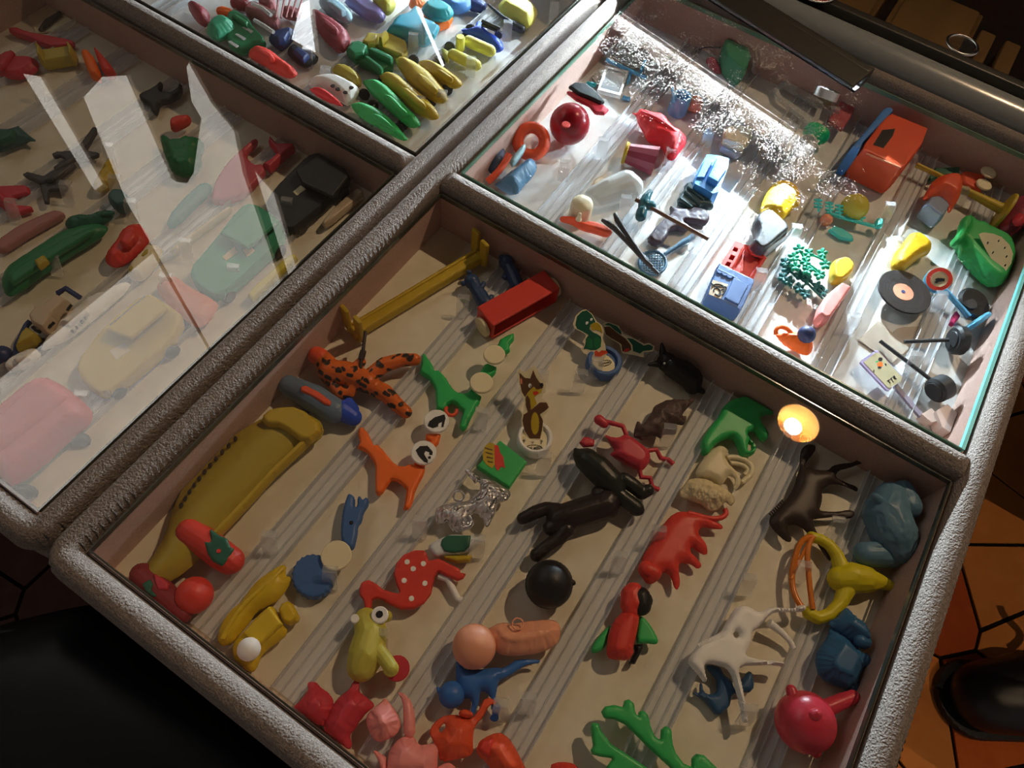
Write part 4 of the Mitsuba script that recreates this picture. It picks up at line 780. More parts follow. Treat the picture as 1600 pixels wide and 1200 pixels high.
solo("toy_dome", "milky grey translucent dome-shaped toy", "toy dome", blob("928,306,8,8 950,297,10,10 978,287,11,11.5", "934,312,8,8 985,292,11,11", res=1.0, it=6), "cloudy")
k = thing("toy_bottle", "cream toy baby bottle with a small teat", "toy bottle")
part(k, "bottle", lathe("0,0 8.6,0 9.2,1 9.2,17 8.5,20 5.5,22 0,22.4", (904, 343), .3), "bone" if 0 else mat("ivory", (.6, .54, .36), .3)); part(k, "teat", lathe("0,0 2.6,0 1.8,2 1.6,6 .8,7.2 0,7.4", (904, 343), 22), "ivory")
solo("toy_brush", "small tan orange toy beside the milky dome", "toy brush", puff(Z(ba, "1185,765 1222,702 1310,660 1345,702 1250,752"), 1, 7, 2), "coral" if 0 else "tan")
solo("toy_eel", "red wavy fish-like toy beside the divider bar", "toy fish", puff(Z(bd, "68,216 190,214 240,250 270,266 340,254 430,282 500,322 516,352 470,372 380,342 260,312 180,262 90,238"), 6, 14, 3), "redorange")
k = thing("toy_tongs", "pair of black toy tongs beside the blue racket", "toy tongs")
part(k, "arm", tube("428,232,20 480,262,20 540,312,19 690,472,17 800,592,15 905,685,13", [1.2, 2.4, 2, 1.6, 1.6, 1.4], bd, smooth=0), "coal"); part(k, "arm", tube("532,182,22 560,235,22 600,300,21 690,430,19 790,570,17 850,620,15", [1.2, 2.6, 2.2, 1.6, 1.5, 1.3], bd), "coal"); part(k, "hinge", blob("1004,402,16,2.6 1010,408,15.5,2.4"), "coal")
k = thing("toy_racket", "blue toy tennis racket half under the black tongs", "toy racket")
tube_ = [P(860 + 0, 0, 0)]
hc = (1019, 412); part(k, "hoop", tube3([P(860 + (850 + 112 * math.cos(a)) * 3 / 16, 300 + (592 + 98 * math.sin(a)) * 3 / 16, 3) for a in np.linspace(0, 6.283, 41)], .0012), "blue" if 0 else mat("racketblue", (.04, .12, .2)))
gl_ = []
for i in range(-4, 5):
    s_ = math.sqrt(max(0, 1 - (i / 5) ** 2))
    gl_.append(tube(f"{850+112*i/5},{592-98*s_},3 {850+112*i/5},{592+98*s_},3", .42, bd)); gl_.append(tube(f"{850-112*s_},{592+98*i/5},3 {850+112*s_},{592+98*i/5},3", .42, bd))
part(k, "strings", cat_(*gl_), "racketblue", smooth=False); part(k, "handle", tube("955,520,3 1040,465,4 1100,425,4.5 1185,372,5", [1.6, 1.8, 2.4, 2.6], bd), "racketblue")
solo("toy_pistol", "dark purple-brown toy pistol under the hammer's handle", "toy pistol", puff(Z(bd, "805,392 830,360 882,290 950,230 1000,192 990,115 1032,150 1120,152 1200,136 1290,160 1327,212 1310,262 1280,282 1180,262 1090,255 1160,292 1140,332 1050,312 990,332 960,402 910,457 820,422"), 1, 9, 3, bump=.001), mat("plum", (.055, .04, .055)))
k = thing("toy_glove", "dark teal ribbed toy glove beneath the blue block", "toy glove")
part(k, "palm", puff(Z(bb, "560,890 630,792 640,742 690,726 712,770 790,832 850,882 882,932 860,946 770,922 730,952 660,936"), 1, 9, 3), "slate" if 0 else mat("petrol", (.025, .06, .065)))
for a in ("600,860,9 700,930,9", "640,800,9.5 770,915,9", "665,760,9.5 800,870,9"): part(k, "finger", tube(a, 1.6, bb), "petrol")
k = thing("toy_hammer", "toy claw hammer with a dark teal head and thin brown handle", "toy hammer")
part(k, "head", blob("1001,338,19,4.6 1003,330,20,4.4", "1003,330,20,3.4 1006,318,21,4.6 1010,308,22,3.6 1016,300,22,2.2", "1008,320,21,4.5 1017,322,20,4.2", res=.8, it=5), "teal" if 0 else mat("hammerteal", (.015, .08, .1), .2)); part(k, "handle", tube("708,62,22 1315,392,17", 1.7, bd), "brown")
k = thing("toy_block", "bright blue L-shaped block under the lamp's glare", "toy block")
part(k, "base", slab(Z(bb, "700,782 722,680 800,542 890,547 985,572 980,640 900,850 850,866"), 1, 16), "sky" if 0 else mat("azure", (.05, .25, .62))); part(k, "step", puff(Z(bb, "820,700 890,550 985,572 978,640 905,745"), 14, 22, .8), "azure"); part(k, "label_bar", puff(Z(bb, "730,690 800,548 870,552 800,690"), 15, 18, .8), "azure")
k = thing("toy_soap", "pale yellow toy bar on a grey base in the lamp's glare", "toy bar")
part(k, "base", puff(Z(bb, "922,396 962,368 1112,452 1122,482 1092,507 1062,512 930,442"), 2, 9, 1.2), "grey" if 0 else "silvergrey"); part(k, "top", puff(Z(bb, "950,382 962,292 1030,262 1190,282 1192,372 1122,452"), 8, 17, 2), "cream", "pale yellow top")
solo("toy_chick", "bright yellow lumpy chick-like toy in the lamp's glare", "toy chick", puff(Z(be, "460,182 490,62 560,-58 640,-100 740,-60 792,0 802,60 800,112 742,142 702,182 642,252 560,232"), 1, 19, 8), "yellow")
k = thing("toy_bottle", "clear toy bottle lying down with a bright green cap", "toy bottle")
part(k, "bottle", blob("1262,225,11,8.5 1248,248,10,8.5 1236,270,9,8", res=1, it=4), "cloudy"); part(k, "cap", blob("1270,206,12,8.6 1281,212,12,8.6", res=.9, it=4), "leaf" if 0 else mat("capgreen", (.01, .45, .17), .25), "green cap")
k = thing("toy_wedge", "dark grey wedge-shaped toy above the red cot", "toy wedge")
part(k, "body", puff(Z(be, "400,272 440,212 500,180 562,202 702,340 632,402 492,522 432,512 378,452 420,402 430,342"), 4, 20, 2.5), "grey"); part(k, "side", puff(Z(be, "640,402 702,342 706,372 500,540 480,515"), 2, 16, 1.5), "silvergrey")
k = thing("toy_cot", "red toy cot with window openings in its side panel", "toy cot")
part(k, "base", slab(Z(be, "245,432 372,460 402,512 502,545 470,582 402,692 360,762 120,642"), 1, 5), "brick" if 0 else "red"); part(k, "panel", slab(Z(be, "245,430 322,460 205,672 118,640"), 5, 12, [Z(be, "240,482 275,495 258,525 222,512"), Z(be, "212,545 248,558 228,595 192,582"), Z(be, "182,600 215,613 198,645 160,632")]), "red")
for a in ("325,462,8 205,672,8", "372,462,8 400,512,9 500,545,8", "205,672,7 362,760,7", "502,548,7 362,760,7"): part(k, "rail", tube(a, 1.8, be), "red")
k = thing("toy_stove", "blue toy stove with a tan sticker beside the divider bar", "toy stove")
part(k, "body", puff(Z(be, "100,636 382,770 392,802 302,1002 272,1042 0,902 0,872"), 1, 17, 1.2), "blue" if 0 else mat("stoveblue", (.05, .13, .34))); part(k, "panel", puff(Z(be, "245,715 370,775 285,945 165,890"), 16, 18.2, .6), "stoveblue")
part(k, "sticker", slab(Z(be, "72,732 202,772 140,892 38,852"), 17, 17.4), "tan", "tan sticker"); part(k, "print", cat_(*[tube(a, .55, be, smooth=14) for a in ("65,800,17.5 100,770,17.5 150,780,17.5 160,830,17.5", "80,830,17.5 110,800,17.5 135,830,17.5 110,870,17.5", "60,760,17.5 110,790,17.5 170,790,17.5 150,860,17.5", "90,850,17.5 125,860,17.5 140,820,17.5 170,812,17.5")]), "ink", "dark squiggle"); part(k, "hinge", tube("110,650,17 270,725,17", 1.3, be), "stoveblue")
for i in range(3): part(k, "knob", disc(1100 + (125 + 42 * i) * 3 / 16, 300 + (668 + 20 * i) * 3 / 16, 2.6, 16.5, 1.6), "stoveblue")
for lab, col, stems, cl in (("bright green toy sprig of five-leaf clusters, the upper of two", "upgreen", ("1010,700 870,600 790,480", "960,690 840,590 740,545", "1050,600 980,560 870,510", "990,560 975,500"), ((790, 478), (870, 512), (985, 512), (745, 545), (845, 585), (1010, 605), (962, 690), (862, 655), (760, 622))),
                             ("dark teal toy sprig of leaf clusters, the lower of two", "lowgreen", ("990,890 860,760 680,640", "860,760 800,800", "780,720 700,640", "960,830 860,720"), ((675, 590), (690, 640), (660, 715), (710, 745), (800, 690), (790, 800), (860, 730), (945, 790), (845, 850), (990, 835)))):
    if col not in scene: mat(col, {"upgreen": (.01, .33, .19), "lowgreen": (.015, .12, .12)}[col])
    k = thing("toy_plant", lab, "toy plant")
    hh = 13 if col == "upgreen" else 8
    for s in stems: part(k, "stem", tube(" ".join(f"{q},{hh}" for q in s.split()), .9, be), col)
    for x, y in cl:
        ms = []
        for j in range(5):
            a = j * 1.257 + x
            X, Y = x + 30 * math.cos(a), y + 30 * math.sin(a)
            ms.append(blob(f"{1100+(x+10*math.cos(a))*3/16:.1f},{300+(y+10*math.sin(a))*3/16:.1f},{hh},1.0 {1100+X*3/16:.1f},{300+Y*3/16:.1f},{hh},1.7 {1100+(x+42*math.cos(a))*3/16:.1f},{300+(y+42*math.sin(a))*3/16:.1f},{hh},.8", res=2, it=2))
        part(k, "leaf_cluster", cat_(*ms), col)
solo("toy_cube", "bright yellow block behind the green sprigs", "toy block", puff(Z(be, "1050,622 1082,572 1180,556 1242,622 1222,702 1122,772 1050,742"), 1, 12, 3), "yellow")
solo("toy_block", "pale pink translucent block beside the green sprigs", "toy block", puff(Z(be, "950,962 1012,872 1112,790 1202,832 1100,982 1022,1092 960,1102 928,1050"), 1, 17, 2), "pink")
k = thing("toy_pitcher", "orange toy pitcher with a dark blue ball beside the divider bar", "toy pitcher")
part(k, "body", puff(Z(bg, "40,92 60,85 120,88 200,76 262,112 282,162 272,202 240,228 200,202 100,152"), 1, 17, 6), "orange"); part(k, "handle", tube("50,92,12 62,50,14 90,45,14 130,66,13 145,85,12", 1.6, bg, smooth=20), "orange"); part(k, "ball", ball(1260, 523, 6.6, 18), "navy", "dark blue ball")
# record
k = thing("vinyl_record", "black toy vinyl record with an orange and white label", "toy record")
kb = part(k, "disc", disc(1412, 457, 21.5, 9, 1.6), "black"); part(kb, "label_disc", disc(1411, 456.5, 8.3, 10.4, .5, edge=.1), "coral", "orange label"); part(kb, "spindle", disc(1411, 456, 1.6, 10.9, .4, edge=.1), "navy")
part(kb, "groove", cat_(*[ring(1412, 457, r, .16, 10.6) for r in (11, 13.5, 16, 18.5)]), "coal")
# road sign
k = thing("toy_sign", "toy road sign on a blue pole, red ring around a dark truck", "toy sign")
ax = (CAM - P(1467, 437, 14)); ax = ax / np.linalg.norm(ax) * .75 + np.array([0, 0, .25])
ax = ax / np.linalg.norm(ax)
part(k, "backing", disc(1465, 439, 10.4, 12, 2.2, axis=ax), "sky"); part(k, "face", disc(1467.5, 436.5, 9.6, 14.2, .5, axis=ax, edge=.1), "cream", "cream sign face"); 
rr_ = trimesh.creation.revolve(np.array([[6.3, 0], [9.2, 0], [9.2, .4], [6.3, .4], [6.3, 0]]) / 1000, sections=36); rr_.apply_transform(trimesh.geometry.align_vectors([0, 0, 1], ax)); rr_.apply_translation(P(1467.5, 436.5, 14.75)); part(k, "ring", rr_, "red", "red ring")
cs_ = Card((1467.5, 436.5), 15, .75)
part(k, "truck", cat_(*[cs_.cut(Z(bf, a), .1, .4) for a in ("775,215 800,205 862,210 865,235 785,240", "770,240 800,235 800,252 772,250")]), "ink", "dark truck picture")
part(k, "pole", tube("868,318,13 1090,562,9", 2.3, bf), "sky")
ax2 = P(1514, 494, 9) - P(1477, 454, 13); part(k, "foot", disc(1524, 501, 11.5, 9.5, 3, axis=ax2 / np.linalg.norm(ax2)), "sky")
k = thing("toy_disc", "black toy wheel lying under the blue sign pole with a magenta wedge", "toy wheel")
part(k, "tyre", disc(1517, 476, 13.6, 2, 5, axis=(.15, -.1, .95), edge=2), "black"); part(k, "hub", disc(1515, 474, 6, 6.8, .8), "coal"); part(k, "wedge", puff(Z(bf, "900,620 960,512 1002,570 935,655"), 1, 6, 1.5), "magenta", "magenta wedge")
for lab, rod, hd, hh in (("black toy mallet lying over beige cards, the upper of two", ("490,795,6 900,778,12", bf), ((1488, 531), (1507, 533)), 13), ("black toy mallet pointing down to the right, the lower of two", ("700,132,5 1042,392,11", bg), ((1458, 612), (1480, 602)), 11)):
    k = thing("toy_mallet", lab, "toy mallet"); f = Frame(*hd, hh)
    part(k, "handle", tube(rod[0], 1.5, rod[1]), "coal"); part(k, "head", f.cyl(11.2 if hh == 13 else 9.5, f.L * .95, (0, 0, 0), (1, 0, 0), e=2), "coal"); part(k, "collar", f.cyl(7, f.L + 1.5, (0, 0, 0), (1, 0, 0)), "coal")
solo("paper_card", "blank beige card under the mallets, turned on its corner", "card", slab(Z(bg, "690,5 882,178 772,272 562,126"), .6, 1.3), "tan" if 0 else mat("beige", (.42, .35, .28), .7))
solo("paper_card", "blank beige card with a rounded corner behind the first card", "card", slab(Z(bg, "780,75 805,55 842,46 957,40 942,206 842,217"), .2, .55), "beige")
k = thing("toy_sign", "lilac board sign with a small orange and black print and letters", "toy sign")
zs = (1340, 540, 15)
kb = part(k, "board", slab(Z(zs, "48,405 95,345 425,118 1042,740 725,1062 660,1050"), 8, 10), "lilac"); part(kb, "sticker", slab(Z(zs, "135,390 430,160 500,180 1040,735 1000,850 740,1005 700,985"), 10, 10.4), "tan" if 0 else mat("khaki", (.46, .42, .26), .6), "beige sticker")
part(kb, "print", slab(ell(1340 + 525 / 15, 540 + 445 / 15, 4.3, 4.3), 10.4, 10.6), "orange", "orange dot"); part(kb, "print", cat_(slab(ell(1375.4, 561.5, 3.4, 3, 14), 10.4, 10.6), slab(ell(1374, 574.3, 2.8, 1.8, 12), 10.55, 10.7), slab(ell(1365.2, 580.2, 1, 2.2, 8), 10.4, 10.6), slab(ell(1383.7, 569.7, 1, 2.4, 8, -.5), 10.4, 10.6)), "ink", "black print"); part(kb, "print", slab(ell(1370, 565, 2.6, 1.2, 10, -.3), 10.4, 10.6), "green", "green leaf print")
part(kb, "lettering", cat_(*[tube(a, .32, zs) for a in ("690,835,10.5 745,800,10.5", "705,815,10.5 765,885,10.5", "765,790,10.5 800,755,10.5", "775,765,10.5 840,865,10.5", "825,735,10.5 880,800,10.5", "825,735,10.5 860,715,10.5", "860,715,10.5 872,750,10.5", "872,750,10.5 850,765,10.5", "862,760,10.5 910,780,10.5")]), "ink", "small dark letters TTR", smooth=False); part(k, "stick", slab(Z(bg, "782,418 802,402 968,598 945,610"), 4, 6.5), mat("dusklilac", (.24, .23, .33)))
k = thing("toy_blocks", "pinkish white stacked blocks in the near right corner", "toy block")
part(k, "block", slab(Z(bg, "940,602 1002,566 1062,640 1000,655"), 1, 9), "bone" if 0 else mat("palepink", (.62, .5, .46))); part(k, "block", slab(Z(bg, "1022,590 1092,545 1162,612 1110,722 1060,690"), 1, 12), "palepink")
solo("toy_bear", "yellow teddy-like toy block above the vinyl record", "toy bear", puff(Z(bc, "768,1062 780,1002 830,930 900,845 1022,940 1002,992 960,1002 882,1062 850,1096 800,1090"), 1, 17, 4), "yellow")
# clock melon
k = thing("toy_clock", "green toy alarm clock with a pale dial at the right wall", "toy clock")
zcl = (1470, 330, 7.323)
part(k, "body", puff(Z(zcl, "125,330 150,310 200,230 215,150 240,90 330,70 345,130 370,155 400,125 440,135 490,195 560,230 640,265 760,330 820,480 820,620 760,760 690,850 620,855 500,780 380,660 300,560 215,490 215,430 190,385 140,380"), 2, 21, 4), "green"); cd_ = Card((1555, 400), 22, .5)
kc = part(k, "dial", cd_.cut(Z(zcl, "430,265 480,250 580,260 690,300 780,390 820,490 800,600 740,690 700,705 640,680 580,570 510,440 450,320"), 0, 1), "bone", "pale dial"); part(kc, "tick", cat_(*[cd_.cut(ell(1470 + x / 7.323, 330 + y / 7.323, 1.1, 2.2, 8, .6), 1, .2) for x, y in ((530, 370), (590, 480), (655, 345), (725, 425), (745, 525), (730, 625), (665, 655))]), "ink", "dark ticks")
part(k, "foot", puff(Z(zcl, "125,330 150,310 205,230 215,150 240,90 330,70 320,180 250,290 240,330 190,380 140,378"), 14, 25, 2), "green")
k = thing("toy_stand", "yellow toy stand with a round base and a long pole at the right wall", "toy stand")
ax3 = P(1560, 322, 14) - P(1445, 265, 14); ax3 /= np.linalg.norm(ax3)
part(k, "pole", tube("375,202,13 690,345,13 850,450,13 1350,705,14", [2.4, 2.2, 2.6, 5], bi), "yellow" if 0 else "mustard"); part(k, "base", disc(1565, 330, 17, 16, 2.6, axis=ax3), "mustard")
k = thing("toy_house", "red rounded birdhouse with a blue-grey front, on the yellow pole", "toy house")
part(k, "shell", puff(Z(bi, "430,612 480,522 550,402 620,352 740,340 830,382 882,452 850,602 760,742 730,752 722,652 640,580 560,582"), 6, 30, 6), "redorange"); part(k, "front", puff(Z(bi, "418,722 470,632 640,566 702,602 722,702 640,852 590,862"), 3, 20, 2), "steel" if 0 else mat("greyblue", (.2, .26, .38)), "blue-grey front")
k = thing("toy_mailbox", "large red toy mailbox with a blue back and dark slot", "toy mailbox")
zml = (1300, 150, 5.6)
part(k, "box", puff(Z(zml, "248,474 275,415 452,182 520,150 850,285 800,420 645,625 602,636"), 1, 34, 2, at=33), "redorange"); part(k, "back", puff(Z(zml, "168,446 250,478 275,415 540,140 530,112 480,98 440,118"), 1, 34.5, 1.5, at=33), mat("mailblue", (.06, .22, .6)), "blue back"); part(k, "slot", slab(Z(zml, "358,428 440,300 550,290 530,350 450,458"), 33.7, 34.3), "black", "dark slot"); part(k, "panel", Card((1365, 280), 17, 0).cut([(0, 0), (1, 0), (0, 1)], 0, .1) if 0 else tube("300,505,33.2 600,628,33.2", .9, zml), "coral", "pale front edge")
solo("toy_flag", "dark green triangular toy behind the yellow pole", "toy flag", puff(Z(bi, "580,252 862,236 850,332 700,332 520,392 498,350"), 2, 7, 1.5), "pine")
k = thing("toy_figure", "orange-red toy with two white discs by the right wall", "toy figure")
part(k, "body", puff(Z(bi, "850,332 900,292 1120,330 1140,382 1062,442 1112,562 1000,502 880,442"), 1, 9, 3), "redorange"); part(k, "disc", disc(1543, 271, 6.8, 14, 2), "cream", "white disc"); part(k, "disc", disc(1536, 290, 6.8, 10, 2), "cream", "white disc")
k = thing("toy_car", "dark red toy behind the yellow stand's base at the right edge", "toy car")
part(k, "body", puff(Z(bi, "1400,760 1480,600 1600,540 1660,700 1640,900 1500,982 1430,1032 1280,950"), 1, 20, 6), "maroon"); part(k, "top", puff(Z(bi, "1450,830 1540,740 1620,780 1600,880 1500,910"), 16, 24, 4), "crimson")
# turquoise fence
k = thing("toy_fence", "turquoise toy fence with ladder-like uprights in the lamp's glare", "toy fence")
part(k, "rail", tube("1020,172,8 1180,222,8 1440,292,8", 1.6, be), "aqua")
for x, y in ((950, 95), (1045, 120), (1125, 142), (1215, 165), (1310, 185)):
    part(k, "upright", cat_(tube(f"{x},{y-40},14 {x+5},{y+70},8", .9, be), *[tube(f"{x-32},{y-30+28*j},{13-1.6*j} {x+32},{y-22+28*j},{13-1.6*j}", 1.0, be) for j in range(3)]), "aqua")
part(k, "knob", blob("1372,352,9,3.6 1374,346,10,3"), "aqua")
solo("toy_leaf", "turquoise leaf-shaped toy below the turquoise fence", "toy leaf", puff(Z(be, "1030,322 1082,292 1150,312 1232,372 1242,412 1130,392"), 1, 5, 1.5), "aqua")
solo("toy_ball", "yellow half-lit ball behind the turquoise fence", "toy ball", ball(1335, 324, 11.5), mat("ballyellow", (.5, .42, .05)))
solo("toy_ball", "small orange ball in front of the turquoise fence", "toy ball", ball(1291, 344, 5.2), "coral")
solo("toy_tile", "maroon rounded tile near the lamp's chrome head", "toy tile", puff(Z(bc, "370,158 455,32 542,62 530,112 462,222"), 10, 14, 1.2), "maroon" if 0 else mat("dustyred", (.4, .07, .09)))
bj = (900, 0, 4)
k = thing("clear_frame", "clear plastic oblong hoop at the far wall", "toy frame")
part(k, "hoop", slab(Z(bj, "1235,560 1290,515 1320,512 1540,648 1535,690 1500,785 1450,772 1250,612"), 4, 8, [Z(bj, "1262,575 1300,545 1510,670 1480,745 1280,612")]), "cloudy")
k = thing("toy_drum", "green toy drum with a dark string at the far wall", "toy drum")
part(k, "body", puff(Z(bj, "895,388 915,272 970,276 1085,372 1050,482 1002,502"), 3, 24, 3), "mint" if 0 else mat("drumgreen", (.06, .3, .17))); part(k, "string", tube("745,332,10 770,308,12 820,296,14 905,298,16", .7, bj, smooth=14), "coal")
solo("toy_ball", "dull pink toy beside the green drum", "toy ball", puff(Z(bj, "800,382 850,356 902,420 912,472 860,440"), 1, 12, 4), "dustyred")
# ------------------------------------------------------------------ toys of the near left tray
ca, cb, cc, cd, ce, cf, cg, ch = (0, 0, 4), (0, 250, 4), (0, 500, 4), (0, 0, 20 / 3), (0, 140, 20 / 3), (300, 180, 16 / 3), (160, 360, 80 / 7), (0, 430, 8)
k = thing("paper_card", "pale card with a dark stick across it at the top left corner", "card")
part(k, "card", slab(Z(ca, "170,100 290,20 480,0 515,150 440,190 230,210"), .5, 1.5), "bone"); part(k, "stick", puff(Z(ca, "238,192 280,130 380,70 392,95 262,192"), 1.5, 5, 1.5), "purple" if 0 else "umber")
solo("toy_plane", "red elongated toy plane below the pale card", "toy plane", puff(Z(cd, "80,322 180,300 300,352 520,392 780,442 782,482 560,522 420,472 300,412 170,382"), 1, 8, 2.5), "crimson")
k = thing("toy_robot", "red toy robot at the left edge of the photo", "toy robot")
part(k, "body", puff(Z(cd, "-60,640 0,602 130,540 160,562 182,612 330,602 422,662 380,742 170,832 0,782 -60,760"), 1, 12, 4), "crimson"); part(k, "arm", puff(Z(cd, "0,602 130,540 160,560 60,690 0,740"), 10, 16, 2), "crimson")
k = thing("toy_truck", "dull yellow toy truck beside the orange cone", "toy truck")
part(k, "bed", puff(Z(cd, "400,522 430,510 470,562 740,522 792,562 770,642 480,692 418,652"), 2, 13, 2), "mustard" if 0 else mat("dullyellow", (.45, .36, .05))); part(k, "cab", puff(Z(cd, "400,522 430,510 470,562 470,660 420,650"), 3, 20, 2), "dullyellow"); part(k, "side", puff(Z(cd, "720,510 745,495 795,560 770,640 740,620"), 3, 18, 1.5), "dullyellow")
k = thing("toy_cone", "red and orange cone-shaped rocket toy", "toy rocket")
part(k, "side", puff(Z(cd, "978,522 1012,520 1212,752 1190,792 1088,802"), 3, 15, 3), "red"); part(k, "side", puff(Z(cd, "850,562 962,560 1082,822 960,832 900,702"), 2, 14, 3), "orange")
solo("toy_plane", "black toy fighter plane right of the bright reflection", "toy plane", puff(Z(ca, "870,602 960,562 1012,515 1020,535 1002,588 1070,588 1110,562 1122,530 1142,535 1140,592 1060,642 1002,652 990,712 960,716 930,652 880,632"), 2, 9, 2.5), "coal")
for lab, zr, s in (("grey toy plane crossing the narrow reflection stripe", ce, "545,682 600,655 740,650 830,592 970,402 1010,400 1012,460 900,642 1042,670 1030,702 890,752 740,772 620,872 560,822 690,732 620,702 570,725"),
                   ("grey toy plane with swept wings above the red plane's tail", cb, "145,96 180,80 280,106 350,60 460,12 480,42 380,122 430,172 412,200 370,190 312,200 310,272 280,276 260,202 250,152 160,112")):
    k = thing("toy_plane", lab, "toy plane"); part(k, "airframe", puff(Z(zr, s), 4, 8, 1.5), "grey")
    part(k, "fuselage", tube("590,850,7 760,730,8 900,560,8 990,420,7" if zr is ce else "180,100,7 260,140,8 340,120,8 450,30,7", [1.6, 2.8, 2.6, 1.4], zr), "grey")
    part(k, "canopy", blob(*(["123,244,10,2.2 130,238,10,2"] if zr is ce else ["76,283,10,2.2 82,281,10,2"])), "coal")
k = thing("toy_plane", "red toy plane at the left edge below the grey planes", "toy plane")
part(k, "airframe", puff(Z(cb, "-40,175 0,170 160,165 190,182 190,214 90,242 112,290 200,295 212,316 70,362 30,312 -40,262"), 2, 7, 2), "crimson"); part(k, "fuselage", tube("-30,200,7 40,260,8 90,335,7", [3, 2.8, 1.6], cb), "crimson")
k = thing("toy_ship", "dark teal toy ship at the left edge", "toy ship")
part(k, "hull", puff(Z(ce, "-60,430 0,420 100,432 180,402 175,366 240,422 320,492 382,532 360,546 290,532 200,572 100,602 -60,680"), 2, 12, 4), "teal" if 0 else mat("darkteal", (.03, .1, .1))); part(k, "deck", puff(Z(ce, "0,460 100,450 170,440 160,520 60,560 0,580"), 10, 17, 2), "pine")
k = thing("toy_tank", "dark green toy with a red dome half in the bright reflection", "toy dragon")
part(k, "body", puff(Z(ca, "1000,852 1030,840 1090,902 1180,862 1270,882 1282,922 1250,982 1270,1032 1210,1092 1120,1102 1060,1062 1030,982"), 2, 20, 6, bump=.002), "pine" if 0 else "deepgreen"); part(k, "dome", puff(Z(ca, "1065,762 1110,740 1200,735 1182,772 1070,822"), 6, 16, 3), "red", "red dome")
k = thing("toy_plane", "large red toy plane behind the black car", "toy plane")
part(k, "wing", puff(Z(cf, "165,692 200,560 290,420 400,312 530,202 562,230 442,342 520,432 600,422 632,472 560,562 420,702 250,746 165,732"), 1, 9, 3), "red" if 0 else mat("planered", (.5, .07, .09))); part(k, "tail", puff(Z(cf, "590,432 650,402 720,342 640,242 652,192 720,262 850,262 862,282 780,352 652,472"), 2, 12, 2), "crimson")
solo("toy_boat", "teal toy boat below the bright reflection", "toy boat", puff(Z(cb, "1040,392 1100,302 1200,202 1280,140 1332,162 1310,222 1230,292 1130,392 1060,442"), 1, 12, 4), "teal" if 0 else mat("seagreen", (.05, .24, .22)))
solo("toy_block", "dark teal block at the tip of the window reflection", "toy block", puff(Z(cb, "680,242 720,202 800,212 832,302 740,322 690,282"), 1, 14, 3), "darkteal")
k = thing("toy_tank", "dark green lumpy toy tank behind the green ship", "toy tank")
part(k, "body", puff(Z(cb, "400,392 480,346 560,352 620,332 690,312 716,332 702,372 640,402 520,442 430,442"), 2, 14, 5, bump=.0025), "pine"); part(k, "barrel", tube("640,345,13 715,330,13", 1.4, cb), "pine")
k = thing("toy_ship", "long dark green toy ship", "toy ship")
part(k, "hull", puff(Z(cb, "10,782 20,722 80,652 200,582 300,512 400,452 470,432 620,402 682,422 662,462 400,622 200,762 80,856 38,850"), 1, 16, 6), "deepgreen"); part(k, "deck", puff(Z(cb, "60,730 120,670 240,600 400,500 560,440 600,450 380,590 180,720 80,790"), 14, 19, 2), "deepgreen"); part(k, "bridge", puff(Z(cb, "220,640 280,600 310,640 250,690"), 17, 23, 2), "olive", "olive bridge")
k = thing("toy_boat", "red toy boat beside the cream boat", "toy boat")
part(k, "hull", puff(Z(cb, "655,642 670,582 740,502 760,442 850,402 882,400 942,502 902,552 802,642 720,682"), 1, 15, 6), "red"); part(k, "cabin", puff(Z(cb, "745,530 780,470 850,440 870,490 800,560"), 13, 21, 3), "red")
k = thing("toy_boat", "cream toy boat with olive window spots", "toy boat")
part(k, "hull", puff(Z(cg, "470,702 560,572 702,442 820,282 882,270 1082,340 1060,432 960,622 742,872 560,902 472,852"), 1, 15, 4), "cream"); part(k, "window", puff(Z(cg, "690,470 750,380 830,330 820,420 740,480"), 13, 15.8, 1), "olive", "olive window"); part(k, "window", puff(Z(cg, "480,720 530,640 590,690 520,770"), 10, 15.4, 1), "olive", "olive window")
k = thing("toy_trailer", "beige toy crane trailer with dark blue arms at the left edge", "toy crane")
part(k, "box", puff(Z(ch, "400,562 480,450 560,432 752,282 902,362 702,562 602,722 540,712 430,642"), 6, 20, 2), "tan"); part(k, "cab", puff(Z(ch, "300,762 380,682 510,772 440,852 222,962 240,902"), 4, 16, 2), "olive")
for a in ("720,230,16 820,165,18 1000,282,16", "520,440,14 640,330,15 740,260,15", "195,1005,8 210,880,11 330,632,13 380,575,14"): part(k, "arm", tube(a, 1.9, ch), "navy", "dark blue arm")
part(k, "wheel", disc(60, 539, 4.5, 2, 4, axis=(.7, .7, .2)), "black"); part(k, "window", cat_(tube("405,645,15 450,690,14 510,718,13", 1.1, ch), tube("605,660,15 680,590,16", 1, ch), tube("840,445,17 895,370,18", 1, ch)), "black")
k = thing("toy_ship", "white toy ship with a row of dark portholes", "toy ship")
part(k, "hull", puff(Z(None, "62,552 70,533 90,514 92,498 120,484 140,464 170,454 196,440 207,446 182,471 140,506 100,536"), 1, 12, 4), "white"); part(k, "porthole", cat_(*[slab(ell(x, y, 1.8, 2.4, 8, .6), 10.5, 12.2) for x, y in ((108, 508), (112, 504), (117, 499), (128, 503), (134, 497), (113, 518), (120, 512))]), "coal", "dark porthole"); part(k, "cabin", puff(Z(None, "95,505 120,488 138,478 140,490 110,510"), 9, 16, 2), "white")
k = thing("toy_boat", "small white toy boat at the left edge above the red bus", "toy boat"); part(k, "hull", puff(Z(None, "8,573 20,560 55,544 66,555 40,576 15,582"), 1, 10, 3), "white"); part(k, "cabin", puff(Z(None, "22,562 45,552 48,560 28,570"), 8, 14, 2), "white")
solo("toy_ball", "dark navy round toy at the left edge beside the blue-armed crane", "toy ball", ball(3, 555, 6.5), "navy")
